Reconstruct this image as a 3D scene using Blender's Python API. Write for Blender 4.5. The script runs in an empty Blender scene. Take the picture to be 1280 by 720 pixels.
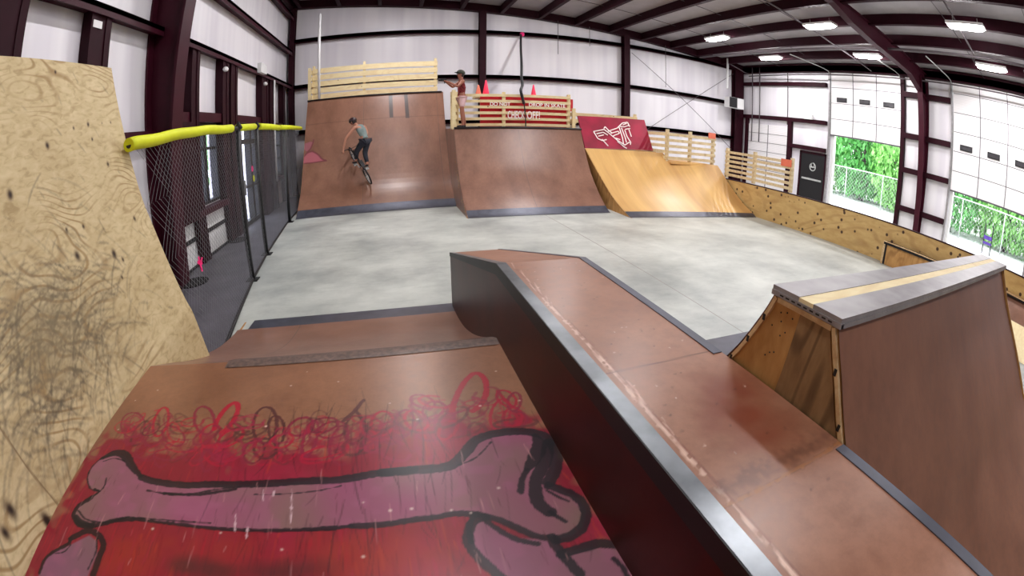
import bpy, bmesh, math, random, json
import numpy as np
from mathutils import Vector, Matrix, Euler
random.seed(7); np.random.seed(7)
S = 2.1                      # one layout unit (the height of the lens over the floor) in metres
COL = bpy.context.scene.collection
D = json.loads(r'''{"bone": [[-0.9117, 0.7031], [-0.9174, 0.7356], [-0.9019, 0.7789], [-0.8581, 0.8075], [-0.8109, 0.8022], [-0.769, 0.7664], [-0.717, 0.7279], [-0.6525, 0.7129], [-0.5647, 0.7121], [-0.4941, 0.7161], [-0.4104, 0.7153], [-0.3333, 0.7214], [-0.2596, 0.726], [-0.1883, 0.7243], [-0.1524, 0.7281], [-0.0837, 0.7353], [-0.0159, 0.7354], [0.0445, 0.7328], [0.0726, 0.7398], [0.1066, 0.7761], [0.1346, 0.8103], [0.1824, 0.8268], [0.2409, 0.8203], [0.2805, 0.8004], [0.2996, 0.7663], [0.2976, 0.7142], [0.2756, 0.6664], [0.2505, 0.6332], [0.2699, 0.6026], [0.2914, 0.5715], [0.2929, 0.534], [0.272, 0.4975], [0.2445, 0.4819], [0.2144, 0.4814], [0.1801, 0.5025], [0.1485, 0.536], [0.1201, 0.5642], [0.0882, 0.5827], [0.0481, 0.5929], [0.0176, 0.5902], [-0.0303, 0.5897], [-0.0908, 0.5852], [-0.1517, 0.5869], [-0.1839, 0.5824], [-0.2475, 0.5832], [-0.3139, 0.5818], [-0.384, 0.5813], [-0.4589, 0.5799], [-0.5412, 0.582], [-0.6129, 0.5826], [-0.6801, 0.5807], [-0.7274, 0.5697], [-0.7816, 0.5438], [-0.8351, 0.5326], [-0.8712, 0.5412], [-0.8883, 0.5601], [-0.8856, 0.5897], [-0.8539, 0.6252], [-0.8371, 0.6519], [-0.8724, 0.6583], [-0.8977, 0.6793]], "bone2": [[0.0909, 0.5669], [0.1153, 0.5445], [0.1511, 0.5028], [0.2091, 0.4831], [0.2145, 0.4482], [0.2599, 0.444], [0.3069, 0.4258], [0.3101, 0.3534], [0.3108, 0.2932], [0.1359, 0.3413], [0.0992, 0.4126], [0.0823, 0.4523], [0.0639, 0.4933], [0.066, 0.5316]], "bone3": [[-0.9133, 0.2612], [-0.917, 0.3486], [-0.9118, 0.4015], [-0.893, 0.4278], [-0.8469, 0.461], [-0.7968, 0.504], [-0.7626, 0.4914], [-0.7467, 0.456], [-0.7505, 0.3897], [-0.7617, 0.2974]], "strokes": [[[[-0.8655, 0.6231], [-0.8371, 0.6519], [-0.8724, 0.6583], [-0.8977, 0.6793], [-0.9117, 0.7031], [-0.9174, 0.7356], [-0.9019, 0.7789], [-0.8581, 0.8075]], 0.004, "k"], [[[-0.9019, 0.7789], [-0.8603, 0.8115], [-0.813, 0.8062], [-0.7638, 0.763], [-0.7123, 0.7247]], 0.016, "k"], [[[-0.7123, 0.7247], [-0.6525, 0.7129], [-0.5636, 0.7089], [-0.4941, 0.7161], [-0.4108, 0.7174], [-0.3333, 0.7214], [-0.2596, 0.726], [-0.1883, 0.7243], [-0.1524, 0.7281], [-0.0836, 0.7373], [-0.0157, 0.7374]], 0.012, "k"], [[[-0.0836, 0.7373], [-0.0159, 0.7354], [0.0445, 0.7328], [0.0726, 0.7398], [0.1066, 0.7761], [0.1346, 0.8103], [0.1824, 0.8268], [0.2409, 0.8203], [0.2805, 0.8004], [0.2996, 0.7663], [0.2976, 0.7142], [0.2756, 0.6664], [0.2505, 0.6332]], 0.014, "k"], [[[0.2475, 0.6243], [0.2699, 0.6026], [0.2914, 0.5715], [0.2929, 0.534], [0.272, 0.4975], [0.2445, 0.4819], [0.2144, 0.4814]], 0.011, "k"], [[[0.2144, 0.4814], [0.1801, 0.5025], [0.1485, 0.536], [0.1201, 0.5642], [0.0882, 0.5827], [0.0481, 0.5929], [0.0176, 0.5902], [-0.0303, 0.5897], [-0.0908, 0.5852], [-0.1517, 0.5869]], 0.008, "k"], [[[-0.1517, 0.5869], [-0.2143, 0.5839], [-0.1839, 0.5824], [-0.2475, 0.5824], [-0.3137, 0.5801], [-0.3837, 0.5796], [-0.4589, 0.5799], [-0.5412, 0.582], [-0.6129, 0.5826], [-0.6801, 0.5807]], 0.005, "k"], [[[-0.6801, 0.5807], [-0.7274, 0.5697], [-0.7816, 0.5438], [-0.8351, 0.5326], [-0.8712, 0.5412], [-0.8883, 0.5601], [-0.8856, 0.5897], [-0.8539, 0.6252]], 0.008, "k"], [[[-0.8796, 0.5563], [-0.8488, 0.535], [-0.7888, 0.5349]], 0.014, "k"], [[[0.2725, 0.7989], [0.2704, 0.7571], [0.2471, 0.7181], [0.219, 0.6832]], 0.018, "k"], [[[0.219, 0.6832], [0.2014, 0.6575], [0.188, 0.6224]], 0.007, "k"], [[[0.2943, 0.7619], [0.2718, 0.7108], [0.2536, 0.6836], [0.2291, 0.6496], [0.2166, 0.6143], [0.213, 0.5782], [0.2263, 0.5518]], 0.014, "k"], [[[0.2263, 0.5518], [0.2363, 0.5355], [0.246, 0.5193]], 0.005, "k"], [[[0.2401, 0.612], [0.2549, 0.5883], [0.2708, 0.5691]], 0.004, "k"], [[[0.104, 0.5723], [0.0779, 0.5614], [0.0618, 0.5246], [0.065, 0.4931], [0.0823, 0.4523], [0.1042, 0.4113]], 0.01, "k"], [[[0.0886, 0.5844], [0.0707, 0.5548], [0.0657, 0.5159]], 0.006, "k"], [[[0.1022, 0.5643], [0.1235, 0.5302], [0.15, 0.4991], [0.1793, 0.4812]], 0.006, "k"], [[[0.2084, 0.4898], [0.209, 0.4656], [0.2174, 0.4242], [0.2258, 0.3935]], 0.01, "k"], [[[0.2133, 0.4447], [0.2553, 0.4473], [0.2852, 0.4466], [0.3147, 0.4292]], 0.011, "k"], [[[0.2938, 0.4031], [0.3001, 0.377], [0.2973, 0.3515]], 0.005, "k"], [[[-0.917, 0.3486], [-0.9186, 0.3891], [-0.902, 0.42], [-0.8589, 0.46], [-0.8566, 0.4795]], 0.006, "k"], [[[-0.8566, 0.4795], [-0.8091, 0.5169], [-0.766, 0.5108], [-0.7388, 0.4869], [-0.7363, 0.4443], [-0.7344, 0.3761]], 0.01, "k"], [[[-0.7689, 0.5051], [-0.7535, 0.4641], [-0.7574, 0.4062]], 0.003, "k"], [[[-0.8891, 0.4206], [-0.8585, 0.4354], [-0.8469, 0.461]], 0.003, "k"], [[[-0.8358, 0.7075], [-0.8284, 0.6775], [-0.8359, 0.6497], [-0.8625, 0.6177]], 0.004, "k"], [[[-0.8606, 0.6602], [-0.8325, 0.655]], 0.004, "k"], [[[-0.884, 0.7713], [-0.8481, 0.789], [-0.8046, 0.7826]], 0.003, "k"], [[[-0.675, 0.6799], [-0.5704, 0.6739], [-0.4883, 0.6952], [-0.4095, 0.7112]], 0.003, "k"], [[[-0.618, 0.6749], [-0.5186, 0.6799], [-0.4237, 0.7027]], 0.005, "k"], [[[-0.373, 0.6854], [-0.2916, 0.6866], [-0.2215, 0.6942], [-0.1738, 0.7053]], 0.002, "k"], [[[-0.7021, 0.5844], [-0.5881, 0.5908], [-0.4624, 0.5942]], 0.003, "k"], [[[-0.8767, 0.5741], [-0.8329, 0.5516], [-0.7642, 0.5546], [-0.7013, 0.5824]], 0.004, "k"], [[[0.0783, 0.7333], [0.1226, 0.7504], [0.168, 0.7964]], 0.003, "k"]], "scrib": [[[[-0.8013, 0.9376], [-0.7978, 0.9156], [-0.8027, 0.8986], [-0.8152, 0.8888], [-0.8335, 0.8876], [-0.8553, 0.8951], [-0.8775, 0.9107], [-0.897, 0.9323], [-0.9106, 0.9571], [-0.9158, 0.9811], [-0.9115, 1.0003], [-0.898, 1.0112], [-0.8778, 1.0119], [-0.8543, 1.0025], [-0.8315, 0.9847], [-0.8129, 0.9619], [-0.8013, 0.9376]], 0.004, "m"], [[[-0.7203, 0.957], [-0.7174, 0.9311], [-0.7193, 0.9111], [-0.7257, 0.8994], [-0.7355, 0.8976], [-0.7475, 0.9059], [-0.7601, 0.9234], [-0.7715, 0.948], [-0.78, 0.9763], [-0.7843, 1.0041], [-0.7832, 1.0267], [-0.7769, 1.0401], [-0.7661, 1.0418], [-0.7529, 1.0316], [-0.7394, 1.0115], [-0.728, 0.9852], [-0.7203, 0.957]], 0.006, "r"], [[[-0.6277, 0.8707], [-0.633, 0.861], [-0.6445, 0.8571], [-0.6607, 0.8596], [-0.6793, 0.8683], [-0.6978, 0.8821], [-0.7134, 0.8992], [-0.7235, 0.9169], [-0.7262, 0.9326], [-0.7209, 0.9435], [-0.7084, 0.9477], [-0.6908, 0.9445], [-0.6711, 0.9345], [-0.6525, 0.9196], [-0.638, 0.9022], [-0.6293, 0.8851], [-0.6277, 0.8707]], 0.004, "m"], [[[-0.564, 0.9836], [-0.5546, 0.9576], [-0.5514, 0.9349], [-0.5545, 0.9186], [-0.5634, 0.9106], [-0.5767, 0.9119], [-0.5928, 0.9224], [-0.6095, 0.941], [-0.6246, 0.9654], [-0.6355, 0.9921], [-0.6404, 1.017], [-0.638, 1.0358], [-0.6286, 1.045], [-0.6137, 1.043], [-0.596, 1.0303], [-0.5785, 1.0092], [-0.564, 0.9836]], 0.006, "m"], [[[-0.5475, 0.9334], [-0.5504, 0.9587], [-0.5493, 0.9881], [-0.5443, 1.0173], [-0.5359, 1.0416], [-0.5254, 1.0565], [-0.5145, 1.0593], [-0.505, 1.0497], [-0.4985, 1.0294], [-0.496, 1.0023], [-0.4979, 0.9728], [-0.5035, 0.9454], [-0.512, 0.9238]], 0.01, "r"], [[[-0.4548, 0.9233], [-0.4507, 0.9109], [-0.4519, 0.8964], [-0.458, 0.8819], [-0.4679, 0.8695], [-0.4803, 0.861], [-0.4934, 0.8575], [-0.5052, 0.8595], [-0.514, 0.8669], [-0.5185, 0.8788], [-0.5178, 0.8933], [-0.512, 0.9083], [-0.5019, 0.9215], [-0.4891, 0.9306], [-0.4755, 0.9341], [-0.4634, 0.9315], [-0.4548, 0.9233]], 0.006, "r"], [[[-0.5179, 0.8829], [-0.5221, 0.8667], [-0.5303, 0.856], [-0.5413, 0.8521], [-0.5537, 0.8556], [-0.5656, 0.8662], [-0.5754, 0.8824], [-0.5815, 0.9022], [-0.5829, 0.9225], [-0.5792, 0.9401], [-0.5708, 0.952], [-0.559, 0.9562], [-0.5459, 0.9518], [-0.5335, 0.9398], [-0.5239, 0.9224], [-0.5185, 0.9024], [-0.5179, 0.8829]], 0.005, "r"], [[[-0.3594, 0.9385], [-0.3586, 0.9092], [-0.3632, 0.8862], [-0.3722, 0.8724], [-0.3845, 0.8692], [-0.3983, 0.8771], [-0.412, 0.8954], [-0.4236, 0.9219], [-0.4313, 0.9531], [-0.4338, 0.9846], [-0.4302, 1.0111], [-0.4208, 1.0277], [-0.4072, 1.0313], [-0.3917, 1.0211], [-0.3771, 0.9993], [-0.3658, 0.9701], [-0.3594, 0.9385]], 0.006, "n"], [[[-0.3352, 0.9252], [-0.3316, 0.9021], [-0.3321, 0.8828], [-0.3362, 0.8698], [-0.3434, 0.8647], [-0.3526, 0.8682], [-0.3627, 0.8798], [-0.3722, 0.8982], [-0.3798, 0.921], [-0.3843, 0.9449], [-0.3847, 0.9661], [-0.3808, 0.9809], [-0.3731, 0.9868], [-0.363, 0.9825], [-0.3521, 0.969], [-0.3423, 0.9487], [-0.3352, 0.9252]], 0.005, "n"], [[[-0.3448, 0.8462], [-0.3446, 0.8315], [-0.349, 0.8195], [-0.3572, 0.8117], [-0.3681, 0.8092], [-0.3801, 0.8124], [-0.3916, 0.8208], [-0.4008, 0.8334], [-0.4064, 0.8485], [-0.4072, 0.8637], [-0.4032, 0.8767], [-0.3947, 0.8852], [-0.3831, 0.8878], [-0.3704, 0.8841], [-0.3587, 0.8747], [-0.3497, 0.8614], [-0.3448, 0.8462]], 0.006, "n"], [[[-0.377, 0.8184], [-0.382, 0.8041], [-0.3901, 0.7948], [-0.4, 0.7916], [-0.4104, 0.795], [-0.4198, 0.8045], [-0.4268, 0.8191], [-0.4304, 0.8366], [-0.4299, 0.8545], [-0.4251, 0.8699], [-0.4168, 0.8802], [-0.4063, 0.8836], [-0.3953, 0.8795], [-0.3856, 0.8688], [-0.3788, 0.8533], [-0.3758, 0.8356], [-0.377, 0.8184]], 0.004, "n"], [[[-0.2608, 0.9511], [-0.2584, 0.9367], [-0.2611, 0.9219], [-0.2682, 0.9087], [-0.2787, 0.8992], [-0.291, 0.8945], [-0.3034, 0.8953], [-0.3141, 0.9015], [-0.3216, 0.9123], [-0.3245, 0.9264], [-0.3224, 0.9415], [-0.3155, 0.9554], [-0.3047, 0.9657], [-0.2918, 0.9708], [-0.2788, 0.9698], [-0.2679, 0.9628], [-0.2608, 0.9511]], 0.006, "m"], [[[-0.2437, 0.8687], [-0.2478, 0.8431], [-0.2536, 0.8232], [-0.2601, 0.8117], [-0.2666, 0.8097], [-0.2722, 0.8177], [-0.276, 0.8346], [-0.2775, 0.8585], [-0.2765, 0.8861], [-0.2729, 0.9134], [-0.2672, 0.9359], [-0.2603, 0.9495], [-0.2532, 0.9517], [-0.2471, 0.942], [-0.2433, 0.9224], [-0.2421, 0.8965], [-0.2437, 0.8687]], 0.005, "m"], [[[-0.1929, 0.9418], [-0.1939, 0.9298], [-0.2006, 0.9185], [-0.2121, 0.9095], [-0.2266, 0.9039], [-0.242, 0.9027], [-0.2561, 0.9058], [-0.2668, 0.9131], [-0.2726, 0.9235], [-0.2722, 0.9355], [-0.2658, 0.9473], [-0.2542, 0.957], [-0.2391, 0.963], [-0.2231, 0.9642], [-0.2086, 0.9605], [-0.1981, 0.9526], [-0.1929, 0.9418]], 0.005, "m"], [[[-0.1659, 0.9185], [-0.1668, 0.9055], [-0.1735, 0.8934], [-0.1847, 0.8839], [-0.1988, 0.8784], [-0.2139, 0.8775], [-0.2277, 0.8815], [-0.2382, 0.8898], [-0.2439, 0.9013], [-0.2436, 0.9144], [-0.2374, 0.9271], [-0.226, 0.9373], [-0.2113, 0.9433], [-0.1955, 0.9441], [-0.1814, 0.9396], [-0.171, 0.9306], [-0.1659, 0.9185]], 0.005, "m"], [[[-0.1671, 0.8472], [-0.1724, 0.8249], [-0.1795, 0.808], [-0.1874, 0.7987], [-0.195, 0.7981], [-0.2014, 0.8064], [-0.2056, 0.8224], [-0.2069, 0.8443], [-0.2052, 0.869], [-0.2004, 0.8929], [-0.1932, 0.9119], [-0.1847, 0.9227], [-0.1764, 0.9232], [-0.1696, 0.9135], [-0.1655, 0.8953], [-0.1647, 0.8719], [-0.1671, 0.8472]], 0.005, "m"], [[[-0.1255, 0.8928], [-0.1297, 0.8729], [-0.1366, 0.8579], [-0.1451, 0.8498], [-0.1542, 0.8496], [-0.1625, 0.8573], [-0.1689, 0.872], [-0.1724, 0.8919], [-0.1725, 0.9141], [-0.1688, 0.9354], [-0.162, 0.9522], [-0.1529, 0.9615], [-0.1431, 0.9617], [-0.1343, 0.9527], [-0.1278, 0.9362], [-0.1248, 0.9151], [-0.1255, 0.8928]], 0.005, "n"], [[[-0.0537, 0.898], [-0.0608, 0.8825], [-0.0703, 0.8728], [-0.0808, 0.8699], [-0.091, 0.8744], [-0.0994, 0.8856], [-0.1047, 0.9021], [-0.1061, 0.9218], [-0.1033, 0.9416], [-0.0964, 0.9585], [-0.0865, 0.9696], [-0.0752, 0.9729], [-0.0643, 0.9677], [-0.0557, 0.955], [-0.0508, 0.9372], [-0.0502, 0.9171], [-0.0537, 0.898]], 0.005, "r"], [[[-0.0264, 0.8728], [-0.0297, 0.8568], [-0.0369, 0.8443], [-0.0469, 0.8369], [-0.0582, 0.8355], [-0.0693, 0.8404], [-0.0786, 0.8508], [-0.0847, 0.8654], [-0.0866, 0.8823], [-0.0839, 0.8989], [-0.0769, 0.9125], [-0.0665, 0.9208], [-0.0544, 0.9224], [-0.0427, 0.917], [-0.0333, 0.9055], [-0.0276, 0.8899], [-0.0264, 0.8728]], 0.005, "m"], [[[-0.003, 0.8955], [-0.01, 0.8767], [-0.0189, 0.8632], [-0.0284, 0.857], [-0.0372, 0.8586], [-0.0442, 0.8679], [-0.0482, 0.8837], [-0.0487, 0.9041], [-0.0454, 0.9261], [-0.0386, 0.9464], [-0.0294, 0.9615], [-0.0192, 0.9689], [-0.0096, 0.967], [-0.0024, 0.9562], [0.0013, 0.9386], [0.0011, 0.9172], [-0.003, 0.8955]], 0.005, "m"], [[[0.0318, 0.8887], [0.0246, 0.879], [0.0149, 0.8753], [0.0043, 0.8779], [-0.006, 0.8865], [-0.0144, 0.9], [-0.0196, 0.9165], [-0.0208, 0.9337], [-0.0176, 0.949], [-0.0103, 0.9597], [-0.0001, 0.9641], [0.0113, 0.9612], [0.0221, 0.9517], [0.0304, 0.9371], [0.0351, 0.9199], [0.0355, 0.903], [0.0318, 0.8887]], 0.005, "r"], [[[0.066, 0.8625], [0.0604, 0.8475], [0.051, 0.8368], [0.0392, 0.8318], [0.0267, 0.8331], [0.0152, 0.8405], [0.0063, 0.853], [0.0013, 0.869], [0.0013, 0.8862], [0.0063, 0.9021], [0.0157, 0.9139], [0.0282, 0.9197], [0.0415, 0.9184], [0.0537, 0.9101], [0.0625, 0.8964], [0.0668, 0.8796], [0.066, 0.8625]], 0.005, "m"], [[[0.0892, 0.9433], [0.0846, 0.9283], [0.0762, 0.9167], [0.0652, 0.9102], [0.0533, 0.9096], [0.0421, 0.9149], [0.0331, 0.9254], [0.0278, 0.9397], [0.027, 0.9559], [0.0309, 0.9715], [0.0392, 0.9841], [0.0506, 0.9915], [0.0633, 0.9923], [0.0751, 0.9864], [0.0842, 0.9749], [0.0891, 0.9597], [0.0892, 0.9433]], 0.005, "m"], [[[0.0598, 0.9755], [0.0547, 0.9672], [0.0461, 0.9637], [0.0353, 0.9654], [0.0237, 0.9721], [0.0132, 0.9828], [0.0051, 0.996], [0.0009, 1.0099], [0.0013, 1.0224], [0.0063, 1.0314], [0.0152, 1.0353], [0.0266, 1.0336], [0.0387, 1.0264], [0.0494, 1.015], [0.0571, 1.0013], [0.0607, 0.9874], [0.0598, 0.9755]], 0.005, "m"], [[[0.0923, 0.8732], [0.0839, 0.8583], [0.0742, 0.8486], [0.0647, 0.8454], [0.0565, 0.8491], [0.0508, 0.8592], [0.0486, 0.8744], [0.0501, 0.8927], [0.0554, 0.9114], [0.0637, 0.9276], [0.0738, 0.9386], [0.0841, 0.9423], [0.0928, 0.9381], [0.0985, 0.9268], [0.1003, 0.9103], [0.0981, 0.8914], [0.0923, 0.8732]], 0.005, "m"], [[[0.2338, 0.8829], [0.2222, 0.8622], [0.21, 0.8476], [0.1988, 0.8409], [0.1901, 0.8428], [0.1851, 0.853], [0.1844, 0.8704], [0.1884, 0.8928], [0.1967, 0.917], [0.2082, 0.9394], [0.2212, 0.9562], [0.2336, 0.9644], [0.2431, 0.9623], [0.2482, 0.9503], [0.2481, 0.9307], [0.2429, 0.9069], [0.2338, 0.8829]], 0.005, "r"], [[[0.2639, 0.8733], [0.258, 0.8593], [0.2499, 0.8486], [0.2406, 0.8426], [0.2316, 0.842], [0.2242, 0.8469], [0.2192, 0.8567], [0.2176, 0.87], [0.2196, 0.885], [0.2251, 0.8994], [0.2333, 0.911], [0.2429, 0.9178], [0.2524, 0.9186], [0.2603, 0.9132], [0.2652, 0.9025], [0.2664, 0.8885], [0.2639, 0.8733]], 0.005, "r"], [[[0.2631, 0.9307], [0.2557, 0.9247], [0.2472, 0.9246], [0.2389, 0.9304], [0.2319, 0.9413], [0.2271, 0.9558], [0.2255, 0.9719], [0.2273, 0.9872], [0.2324, 0.9993], [0.24, 1.0061], [0.2489, 1.0064], [0.2577, 1.0001], [0.2649, 0.9883], [0.2694, 0.973], [0.2705, 0.9567], [0.2683, 0.9419], [0.2631, 0.9307]], 0.005, "r"], [[[0.2774, 0.9354], [0.2702, 0.9212], [0.2622, 0.9108], [0.2546, 0.9055], [0.2483, 0.9062], [0.2443, 0.9126], [0.2432, 0.9239], [0.2452, 0.9387], [0.2501, 0.9547], [0.2571, 0.9696], [0.2654, 0.981], [0.2736, 0.9869], [0.2802, 0.9863], [0.2843, 0.9792], [0.2851, 0.9669], [0.2827, 0.9515], [0.2774, 0.9354]], 0.005, "m"], [[[0.1007, 0.9409], [0.1238, 1.0098], [0.1621, 1.0832], [0.1948, 1.1146], [0.213, 1.0798], [0.205, 1.0145], [0.1805, 0.9587], [0.1505, 0.9297]], 0.01, "r"], [[[-0.1784, 0.9442], [-0.1512, 0.9853], [-0.127, 1.0337]], 0.007, "n"], [[[-0.147, 0.9847], [-0.1297, 0.9473], [-0.1173, 0.8866], [-0.132, 0.8167]], 0.006, "n"], [[[0.2334, 1.0075], [0.2444, 0.9502], [0.26, 0.9165]], 0.006, "r"]], "redtop": [[-1.0665, 0.4687], [-0.9501, 0.5947], [-0.9566, 0.7651], [-0.9445, 0.8627], [-0.8582, 0.9047], [-0.753, 0.8692], [-0.6586, 0.8597], [-0.5878, 0.8955], [-0.499, 0.8625], [-0.4136, 0.8067], [-0.3499, 0.8226], [-0.272, 0.8418], [-0.1951, 0.859], [-0.1551, 0.8546], [-0.0941, 0.896], [-0.0005, 0.9132], [0.0732, 0.8858], [0.1343, 0.8856], [0.1909, 0.8629], [0.2509, 0.8837], [0.3014, 0.8908], [0.3215, 0.8297], [0.3085, 0.5015], [0.3151, 0.3512], [0.3012, 0.2265], [-0.2128, 0.285], [-0.2391, 0.2838], [-0.8742, 0.0949]], "orange": [[-0.618, 0.4924], [-0.6758, 0.4446], [-0.141, 0.5151], [-0.0626, 0.4999], [-0.1762, 0.4875], [-0.4075, 0.5124]], "smudge": [[-0.4351, 0.4696], [-0.3278, 0.4752], [-0.2417, 0.4815], [-0.4945, 0.4699]], "scr_w": [[[-0.4072, 0.6252], [-0.3983, 0.5718]], [[-0.2847, 0.7021], [-0.2751, 0.5836]], [[-0.3533, 0.7034], [-0.3483, 0.6642]], [[-0.3712, 0.5906], [-0.3691, 0.5564]], [[-0.3261, 0.6981], [-0.3262, 0.6737]]], "knots": [[1.343, 1.46, 0.0069], [1.521, 1.237, 0.0091], [1.528, 1.175, 0.0069], [1.223, 1.175, 0.0114], [1.602, 1.063, 0.0114], [1.676, 0.817, 0.0114], [1.473, 0.695, 0.0091], [0.972, 1.048, 0.016], [1.214, 0.788, 0.016], [1.43, 0.73, 0.016], [1.313, 0.867, 0.0091], [0.434, 0.432, 0.0206], [0.507, 0.341, 0.0206], [0.369, 0.418, 0.0183], [1.211, 0.881, 0.0091], [1.702, 1.241, 0.0046], [1.629, 1.24, 0.0046], [1.419, 0.643, 0.0069], [1.412, 1.228, 0.0069]], "seam": [[0.567, 0.561], [0.578, 0.432], [0.579, 0.322]], "scrC": [[0.947, 0.674], [1.127, 0.653], [0.806, 0.618], [0.909, 0.855]]}''')

# ------------------------------------------------------------------ materials
def new_mat(name):
    m = bpy.data.materials.new(name); m.use_nodes = True
    nt = m.node_tree; nt.nodes.clear()
    out = nt.nodes.new('ShaderNodeOutputMaterial'); b = nt.nodes.new('ShaderNodeBsdfPrincipled')
    nt.links.new(b.outputs[0], out.inputs[0])
    return m, nt, b
def srgb(r, g, b):
    f = lambda c: (c/255/12.92) if c/255 <= .04045 else ((c/255+.055)/1.055)**2.4
    return (f(r), f(g), f(b), 1)
def N(nt, t, **kw):
    n = nt.nodes.new(t)
    for k, v in kw.items():
        if k.startswith('i_'): n.inputs[k[2:].replace('_', ' ')].default_value = v
        else: setattr(n, k, v)
    return n
def coords(nt, scale=(1, 1, 1), rot=(0, 0, 0)):
    tc = N(nt, 'ShaderNodeTexCoord'); mp = N(nt, 'ShaderNodeMapping')
    mp.inputs['Scale'].default_value = scale; mp.inputs['Rotation'].default_value = rot
    nt.links.new(tc.outputs['Object'], mp.inputs[0]); return mp.outputs[0]
def ramp(nt, fac, stops):
    r = N(nt, 'ShaderNodeValToRGB'); e = r.color_ramp.elements
    while len(e) < len(stops): e.new(.5)
    for i, (p, c) in enumerate(stops): e[i].position = p; e[i].color = c
    nt.links.new(fac, r.inputs[0]); return r.outputs[0]
def mixc(nt, fac, a, b, mode='MIX'):
    m = N(nt, 'ShaderNodeMix', data_type='RGBA', blend_type=mode)
    for s, v in ((m.inputs[0], fac), (m.inputs[6], a), (m.inputs[7], b)):
        if hasattr(v, 'links') or isinstance(v, bpy.types.NodeSocket): nt.links.new(v, s)
        else: s.default_value = v
    return m.outputs[2]
def bump(nt, b, h, strength=.2, dist=.01):
    n = N(nt, 'ShaderNodeBump'); n.inputs['Strength'].default_value = strength; n.inputs['Distance'].default_value = dist
    nt.links.new(h, n.inputs['Height']); nt.links.new(n.outputs[0], b.inputs['Normal'])
def plain(name, c, rough=.5, metal=0, var=.12, scale=6, spec=.5):
    m, nt, b = new_mat(name)
    v = coords(nt); no = N(nt, 'ShaderNodeTexNoise'); no.inputs['Scale'].default_value = scale; no.inputs['Detail'].default_value = 4
    nt.links.new(v, no.inputs['Vector'])
    d = tuple(x*(1-var) for x in c[:3])+(1,); l = tuple(min(1, x*(1+var)) for x in c[:3])+(1,)
    nt.links.new(ramp(nt, no.outputs[0], [(.3, d), (.7, l)]), b.inputs['Base Color'])
    b.inputs['Roughness'].default_value = rough; b.inputs['Metallic'].default_value = metal
    b.inputs['Specular IOR Level'].default_value = spec
    return m
def glow(name, c, s):
    m = bpy.data.materials.new(name); m.use_nodes = True; nt = m.node_tree; nt.nodes.clear()
    o = N(nt, 'ShaderNodeOutputMaterial'); e = N(nt, 'ShaderNodeEmission'); e.inputs[0].default_value = c; e.inputs[1].default_value = s
    nt.links.new(e.outputs[0], o.inputs[0]); return m
def rideboard(name, c1, c2, rough=.32, seam=None, streak=(1.2, 1.2, .25), attr=None, scuff=.35, spec=.5):
    """brown phenolic riding surface: soft blotches, tyre streaks, sheet seams"""
    m, nt, b = new_mat(name)
    v = coords(nt, streak)
    n1 = N(nt, 'ShaderNodeTexNoise'); n1.inputs['Scale'].default_value = 1.6; n1.inputs['Detail'].default_value = 5
    nt.links.new(v, n1.inputs['Vector'])
    col = ramp(nt, n1.outputs[0], [(.3, c1), (.7, c2)])
    n2 = N(nt, 'ShaderNodeTexNoise'); n2.inputs['Scale'].default_value = 14; n2.inputs['Detail'].default_value = 8; n2.inputs['Roughness'].default_value = .7
    nt.links.new(v, n2.inputs['Vector'])
    dk = ramp(nt, n2.outputs[0], [(.35, (.72, .7, .7, 1)), (.6, (1.05, 1.05, 1.05, 1))])
    col = mixc(nt, scuff, col, mixc(nt, 1, col, dk, 'MULTIPLY'))
    if seam:
        ax, period, off = seam
        sp = N(nt, 'ShaderNodeSeparateXYZ'); nt.links.new(coords(nt), sp.inputs[0])
        a = N(nt, 'ShaderNodeMath', operation='ADD'); a.inputs[1].default_value = off; nt.links.new(sp.outputs[ax], a.inputs[0])
        w = N(nt, 'ShaderNodeMath', operation='PINGPONG'); w.inputs[1].default_value = period/2; nt.links.new(a.outputs[0], w.inputs[0])
        l = N(nt, 'ShaderNodeMath', operation='LESS_THAN'); l.inputs[1].default_value = .006; nt.links.new(w.outputs[0], l.inputs[0])
        col = mixc(nt, l.outputs[0], col, (.13, .075, .06, 1))
    if attr:
        at = N(nt, 'ShaderNodeAttribute', attribute_name=attr)
        col = mixc(nt, at.outputs['Alpha'], col, at.outputs['Color'])
    nt.links.new(col, b.inputs['Base Color'])
    b.inputs['Specular IOR Level'].default_value = spec
    rr = N(nt, 'ShaderNodeMapRange'); rr.inputs['To Min'].default_value = rough-.08; rr.inputs['To Max'].default_value = rough+.15
    nt.links.new(n2.outputs[0], rr.inputs['Value']); nt.links.new(rr.outputs[0], b.inputs['Roughness'])
    bump(nt, b, n1.outputs[0], .08, .02)
    return m
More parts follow.
